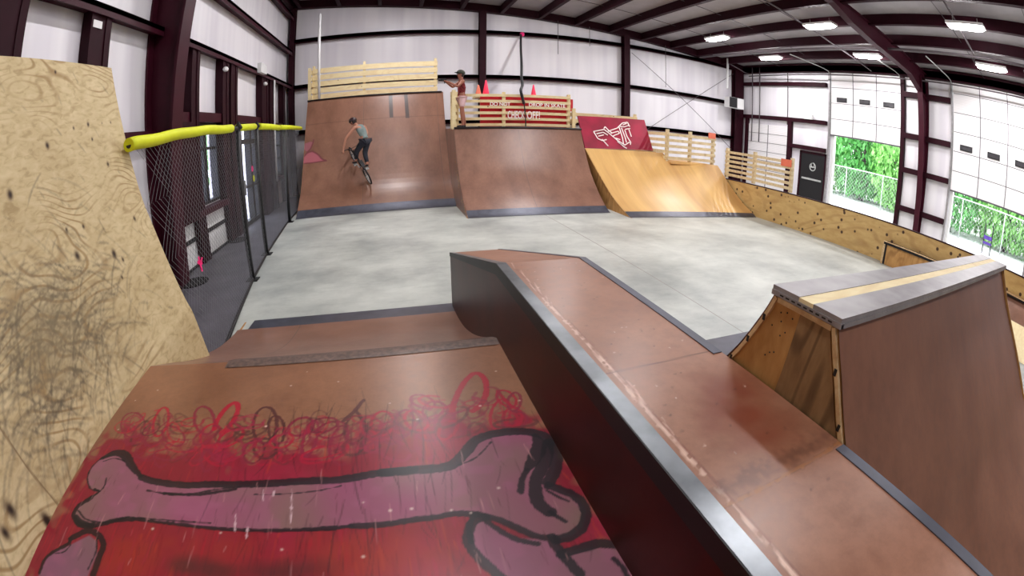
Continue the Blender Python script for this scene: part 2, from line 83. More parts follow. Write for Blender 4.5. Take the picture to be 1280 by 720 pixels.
def plywood(name, light, mid, dark, scale=1.0, axis='X', knots=0.0, attr=None, rough=.6, distort=5, wavescale=3.0, grain=.5, knotsize=.09):
    m, nt, b = new_mat(name)
    st = {'X': (.35, 1, 1), 'Y': (1, .35, 1), 'Z': (1, 1, .35)}[axis]
    v = coords(nt, tuple(s*scale for s in st))
    n0 = N(nt, 'ShaderNodeTexNoise'); n0.inputs['Scale'].default_value = .9; n0.inputs['Detail'].default_value = 2
    nt.links.new(v, n0.inputs['Vector'])
    mul = N(nt, 'ShaderNodeMath', operation='MULTIPLY'); mul.inputs[1].default_value = distort*wavescale; nt.links.new(n0.outputs[0], mul.inputs[0])
    sn = N(nt, 'ShaderNodeMath', operation='SINE'); 
    m2 = N(nt, 'ShaderNodeMath', operation='MULTIPLY'); m2.inputs[1].default_value = 6.28; nt.links.new(mul.outputs[0], m2.inputs[0]); nt.links.new(m2.outputs[0], sn.inputs[0])
    n3 = N(nt, 'ShaderNodeTexNoise'); n3.inputs['Scale'].default_value = 9; n3.inputs['Detail'].default_value = 8; n3.inputs['Roughness'].default_value = .65
    nt.links.new(coords(nt, tuple(s*scale for s in st)), n3.inputs['Vector'])
    base = ramp(nt, n3.outputs[0], [(.3, mid), (.62, light)])
    rings = ramp(nt, sn.outputs[0], [(.35, (0, 0, 0, 1)), (.95, (1, 1, 1, 1))])
    nm = N(nt, 'ShaderNodeTexNoise'); nm.inputs['Scale'].default_value = .8; nt.links.new(coords(nt), nm.inputs['Vector'])
    msk = ramp(nt, nm.outputs[0], [(.42, (.1, .1, .1, 1)), (.62, (1, 1, 1, 1))])
    f = N(nt, 'ShaderNodeMath', operation='MULTIPLY'); nt.links.new(rings, f.inputs[0]); nt.links.new(msk, f.inputs[1])
    f2 = N(nt, 'ShaderNodeMath', operation='MULTIPLY'); f2.inputs[1].default_value = grain; nt.links.new(f.outputs[0], f2.inputs[0])
    col = mixc(nt, f2.outputs[0], base, dark)
    if knots:
        vo = N(nt, 'ShaderNodeTexVoronoi'); vo.inputs['Scale'].default_value = knots; nt.links.new(coords(nt), vo.inputs['Vector'])
        kf = ramp(nt, vo.outputs['Distance'], [(knotsize, (1, 1, 1, 1)), (knotsize*1.5, (0, 0, 0, 1))])
        col = mixc(nt, kf, col, (.07, .035, .02, 1))
    if attr:
        at = N(nt, 'ShaderNodeAttribute', attribute_name=attr)
        col = mixc(nt, at.outputs['Alpha'], col, at.outputs['Color'])
    nt.links.new(col, b.inputs['Base Color']); b.inputs['Roughness'].default_value = rough
    b.inputs['Specular IOR Level'].default_value = .3
    bump(nt, b, n3.outputs[0], .15, .005)
    return m

M = {}
M['maroon'] = plain('maroon_steel_paint', srgb(58, 12, 28), .5, 0, .15, 3, spec=.2)
M['maroon_dark'] = plain('dark_maroon_steel_paint', srgb(42, 8, 20), .6, 0, .15, 3, spec=.15)
M['black'] = plain('black_metal', srgb(11, 10, 14), .5)
M['joint'] = plain('grey_joint_strip', srgb(84, 80, 86), .6)
M['darkgal'] = plain('dull_dark_pipe', srgb(92, 84, 88), .5, .3)
M['blackmatte'] = plain('black_cloth', srgb(24, 22, 26), .9)
M['gal'] = plain('galvanised_pipe', srgb(190, 192, 190), .4, .4)
M['white'] = plain('white_plastic', srgb(228, 228, 228), .5, 0, .04)
M['greymetal'] = plain('grey_sheet_metal', srgb(142, 138, 140), .42, .3, .2, 9)
M['toe'] = plain('dark_steel_toe_plate', srgb(82, 84, 96), .38, .5, .22, 5)
M['coping'] = plain('worn_steel_edge', srgb(116, 120, 124), .34, .8, .4, 5)
M['darkcoping'] = plain('dark_steel_pipe', srgb(52, 46, 48), .4, .5, .2)
M['yellow'] = plain('yellow_foam', srgb(214, 222, 14), .6, 0, .06)
M['orange'] = plain('orange_plastic', srgb(226, 116, 88), .6, 0, .05)
M['cone'] = plain('pinkish_orange_plastic', srgb(255, 45, 90), .5, 0, .05)
M['pink'] = plain('bright_pink_film', srgb(255, 40, 130), .5, 0, .1)
M['red'] = plain('red_board', srgb(196, 8, 30), .5, 0, .1)
M['letter'] = plain('white_lettering', srgb(250, 238, 235), .6, 0, .02)
M['pine'] = plywood('pine_board', srgb(232, 216, 172), srgb(220, 198, 150), srgb(190, 156, 108), 1.5, 'X', 2.3, grain=.3, knotsize=.035)
M['pinegrey'] = plywood('weathered_pine_board', srgb(222, 206, 170), srgb(196, 172, 130), srgb(150, 122, 88), 1.5, 'X', grain=.35)
M['lumber'] = plywood('pale_lumber', srgb(224, 196, 152), srgb(190, 152, 108), srgb(140, 100, 66), 1.5, 'X', grain=.3)
M['plybarrier'] = plywood('knotty_plywood', srgb(206, 174, 116), srgb(188, 152, 96), srgb(150, 110, 66), .8, 'Y', 4.6, grain=.35, knotsize=.15)
M['plyold'] = plywood('brown_old_plywood', srgb(196, 150, 92), srgb(168, 120, 68), srgb(116, 76, 42), 1.0, 'Z', grain=.6, wavescale=3)
M['plydark'] = plywood('dark_figured_plywood', srgb(150, 118, 82), srgb(122, 92, 62), srgb(70, 48, 32), 1.6, 'Z', grain=.9, wavescale=5)
def m_plywall():
    m, nt, b = new_mat('pale_plywood')
    v = coords(nt, (.0, 1, 1)); 
    nd = N(nt, 'ShaderNodeTexNoise'); nd.inputs['Scale'].default_value = 2.2; nd.inputs['Detail'].default_value = 3; nt.links.new(v, nd.inputs['Vector'])
    vs = coords(nt, (.0, .45, 1), (.5, 0, 0)); n0 = N(nt, 'ShaderNodeTexNoise'); n0.inputs['Scale'].default_value = 1.3; n0.inputs['Detail'].default_value = 1.5; nt.links.new(vs, n0.inputs['Vector'])
    a = N(nt, 'ShaderNodeMath', operation='MULTIPLY'); a.inputs[1].default_value = 190; nt.links.new(n0.outputs[0], a.inputs[0])
    sn = N(nt, 'ShaderNodeMath', operation='SINE'); nt.links.new(a.outputs[0], sn.inputs[0])
    rings = ramp(nt, sn.outputs[0], [(.45, (0, 0, 0, 1)), (1, (1, 1, 1, 1))])
    nm = N(nt, 'ShaderNodeTexNoise'); nm.inputs['Scale'].default_value = 1.1; nm.inputs['Detail'].default_value = 4; nt.links.new(coords(nt, (0, 1, 1)), nm.inputs['Vector'])
    msk = ramp(nt, nm.outputs[0], [(.46, (.06, .06, .06, 1)), (.6, (1, 1, 1, 1))])
    f = N(nt, 'ShaderNodeMath', operation='MULTIPLY'); nt.links.new(rings, f.inputs[0]); nt.links.new(msk, f.inputs[1])
    f2 = N(nt, 'ShaderNodeMath', operation='MULTIPLY'); f2.inputs[1].default_value = .75; nt.links.new(f.outputs[0], f2.inputs[0])
    nf = N(nt, 'ShaderNodeTexNoise'); nf.inputs['Scale'].default_value = 22; nf.inputs['Detail'].default_value = 7; nf.inputs['Distortion'].default_value = .8; nt.links.new(coords(nt, (0, .4, 1)), nf.inputs['Vector'])
    base = ramp(nt, nf.outputs[0], [(.32, srgb(162, 140, 100)), (.46, srgb(192, 172, 130)), (.7, srgb(208, 190, 150))])
    base = mixc(nt, .35, base, ramp(nt, nd.outputs[0], [(.35, srgb(172, 150, 106)), (.65, srgb(212, 194, 152))]))
    col = mixc(nt, f2.outputs[0], base, srgb(140, 108, 62))
    at = N(nt, 'ShaderNodeAttribute', attribute_name='marks'); col = mixc(nt, at.outputs['Alpha'], col, at.outputs['Color'])
    nt.links.new(col, b.inputs['Base Color']); b.inputs['Roughness'].default_value = .6; b.inputs['Specular IOR Level'].default_value = .3
    bump(nt, b, nf.outputs[0], .15, .004); return m
M['plywall'] = m_plywall()
M['board_slope'] = rideboard('rosy_riding_board_plain', srgb(136, 90, 68), srgb(158, 112, 88), .35, scuff=.6)
M['yelboard'] = rideboard('yellow_riding_board', srgb(196, 150, 92), srgb(226, 184, 116), .33, scuff=.2, streak=(1.5, .12, .12))
M['board'] = rideboard('brown_riding_board', srgb(120, 84, 68), srgb(146, 106, 88), .3, seam=(0, 2.44, .6), scuff=.45)
M['board_art'] = rideboard('brown_riding_board_painted', srgb(128, 86, 62), srgb(154, 108, 80), .3, attr='paint', scuff=.5, spec=.4)
M['board_left'] = rideboard('brown_riding_board_left', srgb(120, 82, 64), srgb(146, 104, 84), .3, seam=(0, 2.44, .5), attr='paint', scuff=.4)
M['board_box'] = rideboard('rosy_riding_board', srgb(136, 90, 68), srgb(158, 112, 88), .3, attr='paint', scuff=.6)
M['board_spine'] = rideboard('dull_brown_riding_board', srgb(122, 80, 60), srgb(146, 100, 78), .5, scuff=.5, spec=.25)
M['boxside'] = plain('dark_maroon_board', srgb(66, 18, 10), .42, 0, .3, 2.5, spec=.3)
M['pinkboard'] = plain('crimson_board', srgb(150, 16, 52), .5, 0, .3, 1.6)
M['skin'] = plain('skin', srgb(176, 120, 96), .5, 0, .05)
M['skin2'] = plain('tanned_skin', srgb(150, 92, 72), .5, 0, .05)
M['shirt'] = plain('grey_green_cloth', srgb(120, 134, 132), .9, 0, .1)
M['jeans'] = plain('dark_denim', srgb(44, 46, 56), .9, 0, .2, 20)
M['redcloth'] = plain('dark_red_patterned_cloth', srgb(120, 34, 40), .9, 0, .6, 22)
M['pinkshorts'] = plain('pale_pink_cloth', srgb(214, 178, 180), .9, 0, .1)
M['cap'] = plain('olive_cloth', srgb(58, 60, 50), .9)
M['helmet'] = plain('dark_brown_shell', srgb(50, 30, 34), .3)
M['rubber'] = plain('black_rubber', srgb(20, 20, 22), .8)
M['glow'] = glow('lamp_glow', (1, .97, .98, 1), 75)
M['bark'] = plain('bark', srgb(90, 80, 80), .9, 0, .3)
M['leaf'] = plain('green_leaves', srgb(104, 176, 96), .7, 0, .35, 1.2)
M['leaf2'] = plain('light_green_leaves', srgb(146, 204, 116), .7, 0, .3, 1.2)
M['tarmac'] = plain('pale_tarmac', srgb(225, 222, 228), .9, 0, .06, .6)
M['purple'] = plain('purple_plastic', srgb(70, 40, 130), .5)
M['cardboard'] = plain('tan_frame', srgb(196, 170, 120), .7)

def m_concrete():
    m, nt, b = new_mat('sealed_concrete')
    v = coords(nt, (.5, .5, .5))
    n1 = N(nt, 'ShaderNodeTexNoise'); n1.inputs['Scale'].default_value = 1.3; n1.inputs['Detail'].default_value = 7; n1.inputs['Roughness'].default_value = .62
    nt.links.new(v, n1.inputs['Vector'])
    c = ramp(nt, n1.outputs[0], [(.33, srgb(150, 155, 152)), (.5, srgb(182, 186, 180)), (.68, srgb(206, 209, 202))])
    # saw-cut joints
    sp = N(nt, 'ShaderNodeSeparateXYZ'); nt.links.new(coords(nt), sp.inputs[0])
    for ax, per, off in ((0, 9.0, -4.2+.45), (1, 9.0, -2.6)):
        a = N(nt, 'ShaderNodeMath', operation='ADD'); a.inputs[1].default_value = off; nt.links.new(sp.outputs[ax], a.inputs[0])
        w = N(nt, 'ShaderNodeMath', operation='PINGPONG'); w.inputs[1].default_value = per/2; nt.links.new(a.outputs[0], w.inputs[0])
        l = N(nt, 'ShaderNodeMath', operation='LESS_THAN'); l.inputs[1].default_value = .008; nt.links.new(w.outputs[0], l.inputs[0])
        c = mixc(nt, l.outputs[0], c, srgb(135, 130, 124))
    n2 = N(nt, 'ShaderNodeTexNoise'); n2.inputs['Scale'].default_value = 3; n2.inputs['Detail'].default_value = 9; n2.inputs['Roughness'].default_value = .8
    nt.links.new(coords(nt, (.6, 2, 1), (0, 0, .4)), n2.inputs['Vector'])
    c = mixc(nt, .5, c, mixc(nt, 1, c, ramp(nt, n2.outputs[0], [(.38, (.78, .8, .8, 1)), (.5, (1, 1, 1, 1))]), 'MULTIPLY'))
    nt.links.new(c, b.inputs['Base Color'])
    rr = N(nt, 'ShaderNodeMapRange'); rr.inputs['To Min'].default_value = .28; rr.inputs['To Max'].default_value = .5
    nt.links.new(n1.outputs[0], rr.inputs['Value']); nt.links.new(rr.outputs[0], b.inputs['Roughness'])
    return m
M['concrete'] = m_concrete()
def m_liner(name, axis, c1, c2, rough=.35, per=.62):
    """white insulation liner: soft vertical creases, faint seams"""
    m, nt, b = new_mat(name)
    sc = (2.2, 2.2, .12)
    v = coords(nt, sc)
    n1 = N(nt, 'ShaderNodeTexNoise'); n1.inputs['Scale'].default_value = .8; n1.inputs['Detail'].default_value = 2
    nt.links.new(v, n1.inputs['Vector'])
    c = ramp(nt, n1.outputs[0], [(.35, c1), (.6, c2)])
    nt.links.new(c, b.inputs['Base Color']); b.inputs['Roughness'].default_value = rough
    bump(nt, b, n1.outputs[0], .35, .04)
    return m
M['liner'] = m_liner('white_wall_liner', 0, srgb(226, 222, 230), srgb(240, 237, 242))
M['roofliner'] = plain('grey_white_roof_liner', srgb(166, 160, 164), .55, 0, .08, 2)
def m_door():
    m, nt, b = new_mat('white_ribbed_door')
    sp = N(nt, 'ShaderNodeSeparateXYZ'); nt.links.new(coords(nt), sp.inputs[0])
    w = N(nt, 'ShaderNodeMath', operation='PINGPONG'); w.inputs[1].default_value = .03; nt.links.new(sp.outputs[2], w.inputs[0])
    nt.links.new(ramp(nt, w.outputs[0], [(.0, srgb(226, 222, 224)), (.03, srgb(245, 243, 244))]), b.inputs['Base Color'])
    b.inputs['Roughness'].default_value = .45
    return m
M['rollwhite'] = m_door()
def m_glass():
    m = bpy.data.materials.new('window_glass'); m.use_nodes = True; nt = m.node_tree; nt.nodes.clear()
    o = N(nt, 'ShaderNodeOutputMaterial'); t = N(nt, 'ShaderNodeBsdfTransparent'); g = N(nt, 'ShaderNodeBsdfGlossy'); g.inputs['Roughness'].default_value = .03
    t.inputs[0].default_value = (.88, .9, .98, 1)
    x = N(nt, 'ShaderNodeMixShader'); x.inputs[0].default_value = .08
    nt.links.new(t.outputs[0], x.inputs[1]); nt.links.new(g.outputs[0], x.inputs[2]); nt.links.new(x.outputs[0], o.inputs[0]); return m
M['glass'] = m_glass()
M['darkglass'] = plain('dark_door_glass', srgb(60, 58, 62), .2)

# ------------------------------------------------------------------ mesh builder (layout units)
class MB:
    def __init__(s): s.v = []; s.f = []; s.sm = []
    def add(s, vs, fs, sm=False):
        o = len(s.v); s.v += [tuple(map(float, p)) for p in vs]; s.f += [tuple(o+i for i in f) for f in fs]; s.sm += [sm]*len(fs); return s
    def box(s, x0, x1, y0, y1, z0, z1):
        vs = [(x, y, z) for z in (z0, z1) for y in (y0, y1) for x in (x0, x1)]
        return s.add(vs, [(0, 2, 3, 1), (4, 5, 7, 6), (0, 1, 5, 4), (2, 6, 7, 3), (0, 4, 6, 2), (1, 3, 7, 5)])
    def bar(s, p, q, w, h, up=(0, 0, 1)):
        p = Vector(p); q = Vector(q); d = (q-p).normalized(); u = Vector(up)
        a = d.cross(u)
        if a.length < 1e-4: a = d.cross(Vector((1, 0, 0)))
        a.normalize(); u = a.cross(d).normalized(); vs = []
        for c in (p, q):
            for i, j in ((-1, -1), (1, -1), (1, 1), (-1, 1)): vs.append(c+a*(i*w/2)+u*(j*h/2))
        return s.add(vs, [(3, 2, 1, 0), (4, 5, 6, 7), (0, 1, 5, 4), (1, 2, 6, 5), (2, 3, 7, 6), (3, 0, 4, 7)])
    def tube(s, pts, r, n=10, caps=True):
        pts = [Vector(p) for p in pts]; rs = r if isinstance(r, (list, tuple)) else [r]*len(pts); vs = []; fs = []
        up = Vector((0, 0, 1)); d0 = (pts[1]-pts[0]).normalized()
        if abs(d0.dot(up)) > .95: up = Vector((1, 0, 0))
        for i, p in enumerate(pts):
            d = (pts[min(i+1, len(pts)-1)]-pts[max(i-1, 0)]).normalized()
            a = d.cross(up).normalized(); b_ = a.cross(d).normalized()
            for k in range(n):
                t = 2*math.pi*k/n; vs.append(p+a*(math.cos(t)*rs[i])+b_*(math.sin(t)*rs[i]))
        for i in range(len(pts)-1):
            for k in range(n):
                fs.append((i*n+k, (i+1)*n+k, (i+1)*n+(k+1) % n, i*n+(k+1) % n))
        s.add(vs, fs, True)
        if caps:
            o = len(s.v)-len(vs); s.f.append(tuple(o+k for k in range(n))); s.sm.append(False)
            s.f.append(tuple(o+(len(pts)-1)*n+k for k in reversed(range(n)))); s.sm.append(False)
        return s
    def prism(s, poly, off):
        n = len(poly); off = Vector(off); vs = [Vector(p) for p in poly]+[Vector(p)+off for p in poly]
        if n > 4:
            from mathutils.geometry import tessellate_polygon
            tri = tessellate_polygon([vs[:n]])
            return s.add(vs, [tuple(t) for t in tri]+[tuple(n+i for i in reversed(t)) for t in tri]+[(i, (i+1) % n, n+(i+1) % n, n+i) for i in range(n)])
        return s.add(vs, [tuple(reversed(range(n))), tuple(range(n, 2*n))]+[(i, (i+1) % n, n+(i+1) % n, n+i) for i in range(n)])
    def loft(s, rows, sm=True, closed=False):
        m = len(rows[0]); vs = [p for r in rows for p in r]; fs = []
        for i in range(len(rows)-1):
            for j in range(m if closed else m-1):
                fs.append((i*m+j, i*m+(j+1) % m, (i+1)*m+(j+1) % m, (i+1)*m+j))
        return s.add(vs, fs, sm)
    def sphere(s, c, rx, ry=None, rz=None, n=12, mrings=8):
        ry = ry or rx; rz = rz or rx; rows = []
        for i in range(mrings+1):
            t = math.pi*i/mrings
            rows.append([(c[0]+rx*max(math.sin(t), 1e-3)*math.cos(2*math.pi*k/n), c[1]+ry*max(math.sin(t), 1e-3)*math.sin(2*math.pi*k/n), c[2]+rz*math.cos(t)) for k in range(n)])
        return s.loft(rows, True, True)
    def torus(s, c, R, r, ax1, ax2, n=32, m=8):
        c = Vector(c); a = Vector(ax1).normalized(); b_ = Vector(ax2).normalized(); k = a.cross(b_); rows = []
        for i in range(n+1):
            t = 2*math.pi*i/n; d = a*math.cos(t)+b_*math.sin(t)
            rows.append([c+d*(R+r*math.cos(2*math.pi*j/m))+k*(r*math.sin(2*math.pi*j/m)) for j in range(m)])
        return s.loft(rows, True, True)
    def build(s, name, mat, parent=None, scale=None, xf=None):
        sc = S if scale is None else scale
        me = bpy.data.meshes.new(name)
        V = [Vector(p)*sc for p in s.v]
        if xf: V = [xf @ p for p in V]
        if parent is not None:
            o0 = world_loc(parent); V = [p-o0 for p in V]
        me.from_pydata([tuple(p) for p in V], [], s.f); me.update()
        me.polygons.foreach_set('use_smooth', s.sm)
        bm = bmesh.new(); bm.from_mesh(me); bmesh.ops.recalc_face_normals(bm, faces=bm.faces); bm.to_mesh(me); bm.free()
        me.materials.append(mat)
        o = bpy.data.objects.new(name, me); COL.objects.link(o)
        if parent is not None: o.parent = parent
        return o
def world_loc(o):
    p = Vector(o.location)
    while o.parent: o = o.parent; p += Vector(o.location)
    return p
def thing(name, label, cat, loc, group=None, scale=None):
    o = bpy.data.objects.new(name, None); COL.objects.link(o); sc = S if scale is None else scale
    o.location = Vector(loc)*sc; o.empty_display_size = .1
    return tag(o, label, cat, group)
def tag(o, label, cat, group=None, kind=None):
    o['label'] = label; o['category'] = cat
    if group: o['group'] = group
    if kind: o['kind'] = kind
    return o
def struct(name, mb, mat, parent=None):
    o = mb.build(name, mat, parent)
    if parent is None: o['kind'] = 'structure'
    return o
def smooth_profile(pts, n=24):
    """monotone-ish resample of a (run, height) profile by Catmull-Rom"""
    P = [Vector((a, b)) for a, b in pts]; out = []
    for i in range(len(P)-1):
        p0 = P[max(i-1, 0)]; p1 = P[i]; p2 = P[i+1]; p3 = P[min(i+2, len(P)-1)]
        for k in range(6):
            t = k/6; out.append(.5*((2*p1)+(-p0+p2)*t+(2*p0-5*p1+4*p2-p3)*t*t+(-p0+3*p1-3*p2+p3)*t**3))
    out.append(P[-1]); return [(p.x, p.y) for p in out]
def catmull(pts, k=8):
    P = [np.array(p, float) for p in pts]
    if len(P) < 3:
        return [P[0]+(P[1]-P[0])*t/k for t in range(k+1)]
    out = []
    for i in range(len(P)-1):
        p0 = P[max(i-1, 0)]; p1 = P[i]; p2 = P[i+1]; p3 = P[min(i+2, len(P)-1)]
        for j in range(k):
            t = j/k; out.append(.5*((2*p1)+(-p0+p2)*t+(2*p0-5*p1+4*p2-p3)*t*t+(-p0+3*p1-3*p2+p3)*t**3))
    out.append(P[-1]); return out

# ------------------------------------------------------------------ paint on a real surface: colour attribute over a fine grid
class Canvas:
    def __init__(s, u0, u1, v0, v1, res):
        s.u0, s.u1, s.v0, s.v1 = u0, u1, v0, v1
        s.nu = int((u1-u0)/res)+1; s.nv = int((v1-v0)/res)+1
        s.U, s.V = np.meshgrid(np.linspace(u0, u1, s.nu), np.linspace(v0, v1, s.nv))
        s.rgb = np.zeros((s.nv, s.nu, 3)); s.a = np.zeros((s.nv, s.nu)); s.res = res
        s.n1 = s.noise(.03); s.n2 = s.noise(.008); s.n3 = s.noise(.12)
    def noise(s, cell):
        gx = max(3, int((s.u1-s.u0)/cell)+3); gy = max(3, int((s.v1-s.v0)/cell)+3); g = np.random.rand(gy, gx)
        x = (s.U-s.u0)/cell; y = (s.V-s.v0)/cell; xi = np.clip(x.astype(int), 0, gx-2); yi = np.clip(y.astype(int), 0, gy-2)
        fx = x-xi; fy = y-yi; fx = fx*fx*(3-2*fx); fy = fy*fy*(3-2*fy)
        return g[yi, xi]*(1-fx)*(1-fy)+g[yi, xi+1]*fx*(1-fy)+g[yi+1, xi]*(1-fx)*fy+g[yi+1, xi+1]*fx*fy
    def over(s, al, c, win=None):
        sl = win if win else (slice(None), slice(None))
        c = np.array(c[:3]); A = s.a[sl]; R = s.rgb[sl]
        na = al+A*(1-al)
        R[:] = np.where(na[..., None] > 1e-5, (c*al[..., None]+R*(A*(1-al))[..., None])/np.maximum(na, 1e-5)[..., None], R)
        A[:] = na
    def window(s, umin, umax, vmin, vmax):
        du = (s.u1-s.u0)/(s.nu-1); dv = (s.v1-s.v0)/(s.nv-1)
        i0 = max(0, int((umin-s.u0)/du)); i1 = min(s.nu, int((umax-s.u0)/du)+2); j0 = max(0, int((vmin-s.v0)/dv)); j1 = min(s.nv, int((vmax-s.v0)/dv)+2)
        return (slice(j0, j1), slice(i0, i1)) if i1 > i0 and j1 > j0 else None
    def stroke(s, pts, w, c, alpha=1, taper=False, rough=.0, soft=None):
        P = catmull(pts); soft = soft or s.res*.8
        L = np.array(P); pad = w+soft*2
        win = s.window(L[:, 0].min()-pad, L[:, 0].max()+pad, L[:, 1].min()-pad, L[:, 1].max()+pad)
        if not win: return
        U = s.U[win]; V = s.V[win]; best = np.full(U.shape, 9.)
        n = len(P)-1
        for i in range(n):
            a, b = P[i], P[i+1]; d = b-a; l2 = max(d@d, 1e-12)
            t = np.clip(((U-a[0])*d[0]+(V-a[1])*d[1])/l2, 0, 1)
            ww = w*(1-.75*abs(2*(i+t)/n-1)**2) if taper else w
            dist = np.hypot(U-a[0]-t*d[0], V-a[1]-t*d[1])-ww/2
            best = np.minimum(best, dist)
        if rough: best = best+(s.n2[win]-.5)*rough
        al = np.clip(.5-best/soft, 0, 1)*alpha
        s.over(al, c, win)
    def poly(s, pts, c, alpha=1, wob=0, soft=None):
        P = np.array(pts); U, V = s.U, s.V; ins = np.zeros(U.shape, bool); best = np.full(U.shape, 9.); soft = soft or s.res
        for i in range(len(P)):
            a = P[i-1]; b = P[i]
            with np.errstate(divide='ignore', invalid='ignore'):
                cr = ((a[1] > V) != (b[1] > V)) & (U < (b[0]-a[0])*(V-a[1])/(b[1]-a[1]+1e-12)+a[0])
            ins ^= cr
            d = b-a; l2 = max(d@d, 1e-12); t = np.clip(((U-a[0])*d[0]+(V-a[1])*d[1])/l2, 0, 1)
            best = np.minimum(best, np.hypot(U-a[0]-t*d[0], V-a[1]-t*d[1]))
        sd = np.where(ins, -best, best)+(s.n1-.5)*wob
        al = np.clip(.5-sd/soft, 0, 1); s.over(al*alpha, c); return al
    def blob(s, c0, r, c, alpha=1, sq=1.0):
        d = np.hypot((s.U-c0[0]), (s.V-c0[1])/sq)/r+(s.n1-.5)*.5
        s.over(np.clip(1.2-d, 0, 1)*alpha, c)
    def build(s, name, mat, parent, attr, surf):
        me = bpy.data.meshes.new(name); X, Y, Z = surf(s.U, s.V)
        o0 = world_loc(parent) if parent else Vector((0, 0, 0))
        co = np.stack([X*S-o0.x, Y*S-o0.y, Z*S-o0.z], -1).reshape(-1, 3)
        idx = np.arange(s.nu*s.nv).reshape(s.nv, s.nu)
        q = np.stack([idx[:-1, :-1], idx[:-1, 1:], idx[1:, 1:], idx[1:, :-1]], -1).reshape(-1, 4)
        me.vertices.add(len(co)); me.vertices.foreach_set('co', co.ravel())
        me.loops.add(q.size); me.loops.foreach_set('vertex_index', q.ravel().astype(np.int32))
        me.polygons.add(len(q)); me.polygons.foreach_set('loop_start', np.arange(0, q.size, 4, dtype=np.int32)); me.polygons.foreach_set('loop_total', np.full(len(q), 4, np.int32))
        me.update(); me.validate()
        at = me.color_attributes.new(attr, 'FLOAT_COLOR', 'POINT')
        at.data.foreach_set('color', np.concatenate([s.rgb, s.a[..., None]], -1).reshape(-1).astype(np.float32))
        me.polygons.foreach_set('use_smooth', np.ones(len(q), bool))
        me.materials.append(mat); o = bpy.data.objects.new(name, me); COL.objects.link(o)
        if parent: o.parent = parent
        return o
LIN = lambda *c: srgb(*c)[:3]
# ================================================================== THE BUILDING
XL, XR, YB, YF = -2.03, 8.5, 8.9, -4.6
def roofz(x): return 3.93-.072*(x+2.03)
struct('floor', MB().box(XL-.1, XR+.05, YF-.1, YB+.1, -.1, 0), M['concrete'])
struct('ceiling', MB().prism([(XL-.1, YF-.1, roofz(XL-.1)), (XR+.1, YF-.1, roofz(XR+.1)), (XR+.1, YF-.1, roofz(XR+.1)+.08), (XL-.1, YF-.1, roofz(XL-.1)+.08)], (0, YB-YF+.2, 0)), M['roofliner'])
struct('wall_back', MB().prism([(XL-.1, YB, 0), (XR+.1, YB, 0), (XR+.1, YB, roofz(XR)+.05), (XL-.1, YB, roofz(XL)+.05)], (0, .1, 0)), M['liner'])
struct('wall_front', MB().prism([(XL-.1, YF, 0), (XR+.1, YF, 0), (XR+.1, YF, roofz(XR)+.05), (XL-.1, YF, roofz(XL)+.05)], (0, -.1, 0)), M['liner'])
def wall_with_holes(name, x0, x1, y0, y1, z1, holes, mat):
    """wall slab in the YZ plane with rectangular openings (y0, y1, z0, z1)"""
    mb = MB(); ys = sorted(set([y0, y1]+[h[0] for h in holes]+[h[1] for h in holes]))
    for a, b in zip(ys[:-1], ys[1:]):
        m = (a+b)/2; hs = sorted([(h[2], h[3]) for h in holes if h[0] < m < h[1]]); z = 0
        for h0, h1 in hs:
            if h0 > z+1e-4: mb.box(x0, x1, a, b, z, h0)
            z = h1
        if z < z1-1e-4: mb.box(x0, x1, a, b, z, z1)
    return struct(name, mb, mat)
LW = [(4.3, 4.93, .52, 1.37), (5.5, 6.62, .0, 1.37), (7.42, 8.06, .5, 1.3), (1.7, 2.3, .5, 1.0)]
wall_with_holes('wall_left', XL-.1, XL, YF, YB, roofz(XL)+.02, LW[:3], M['liner'])
RW = [(4.0, 5.87, 0, 2.97), (.9, 2.77, 0, 2.97)]
wall_with_holes('wall_right', XR, XR+.1, YF, YB, roofz(XR)+.02, RW, M['liner'])

# steel frames: each column and each rafter on its own
def ibeam_v(mb, x0, x1b, x1t, y, z1, fl=.1, tf=.02):
    """column: web from the wall at x0 to a tapering inner flange"""
    s = 1 if x1b > x0 else -1
    mb.prism([(x0, y-.008, 0), (x1b, y-.008, 0), (x1t, y-.008, z1), (x0, y-.008, z1)], (0, .016, 0))
    mb.prism([(x1b, y-fl/2, 0), (x1b+s*tf, y-fl/2, 0), (x1t+s*tf, y-fl/2, z1), (x1t, y-fl/2, z1)], (0, fl, 0))
    mb.prism([(x0, y-fl/2, 0), (x0+s*tf, y-fl/2, 0), (x0+s*tf, y-fl/2, z1), (x0, y-fl/2, z1)], (0, fl, 0))
    return mb
def column(name, label, mb, base, mat='maroon'):
    o = mb.build(name, M[mat]); return tag(o, label, 'column', 'steel columns of the hall')
for y, l in ((3.4, 'tapered maroon steel column on the left wall beside the plywood wallride'), (-2.1, 'tapered maroon steel column on the left wall behind the camera deck')):
    column('steel_column', l, ibeam_v(MB(), XL+.005, -1.86, -1.6, y, 3.55, .2), (XL, y, 0))
for y, l in ((3.4, 'tapered maroon steel column between the two big roll-up doors'), (-2.1, 'tapered maroon steel column on the right wall beyond the nearer roll-up door')):
    column('steel_column', l, ibeam_v(MB(), XR-.005, 8.36, 8.12, y, 2.95, .12), (XR, y, 0))
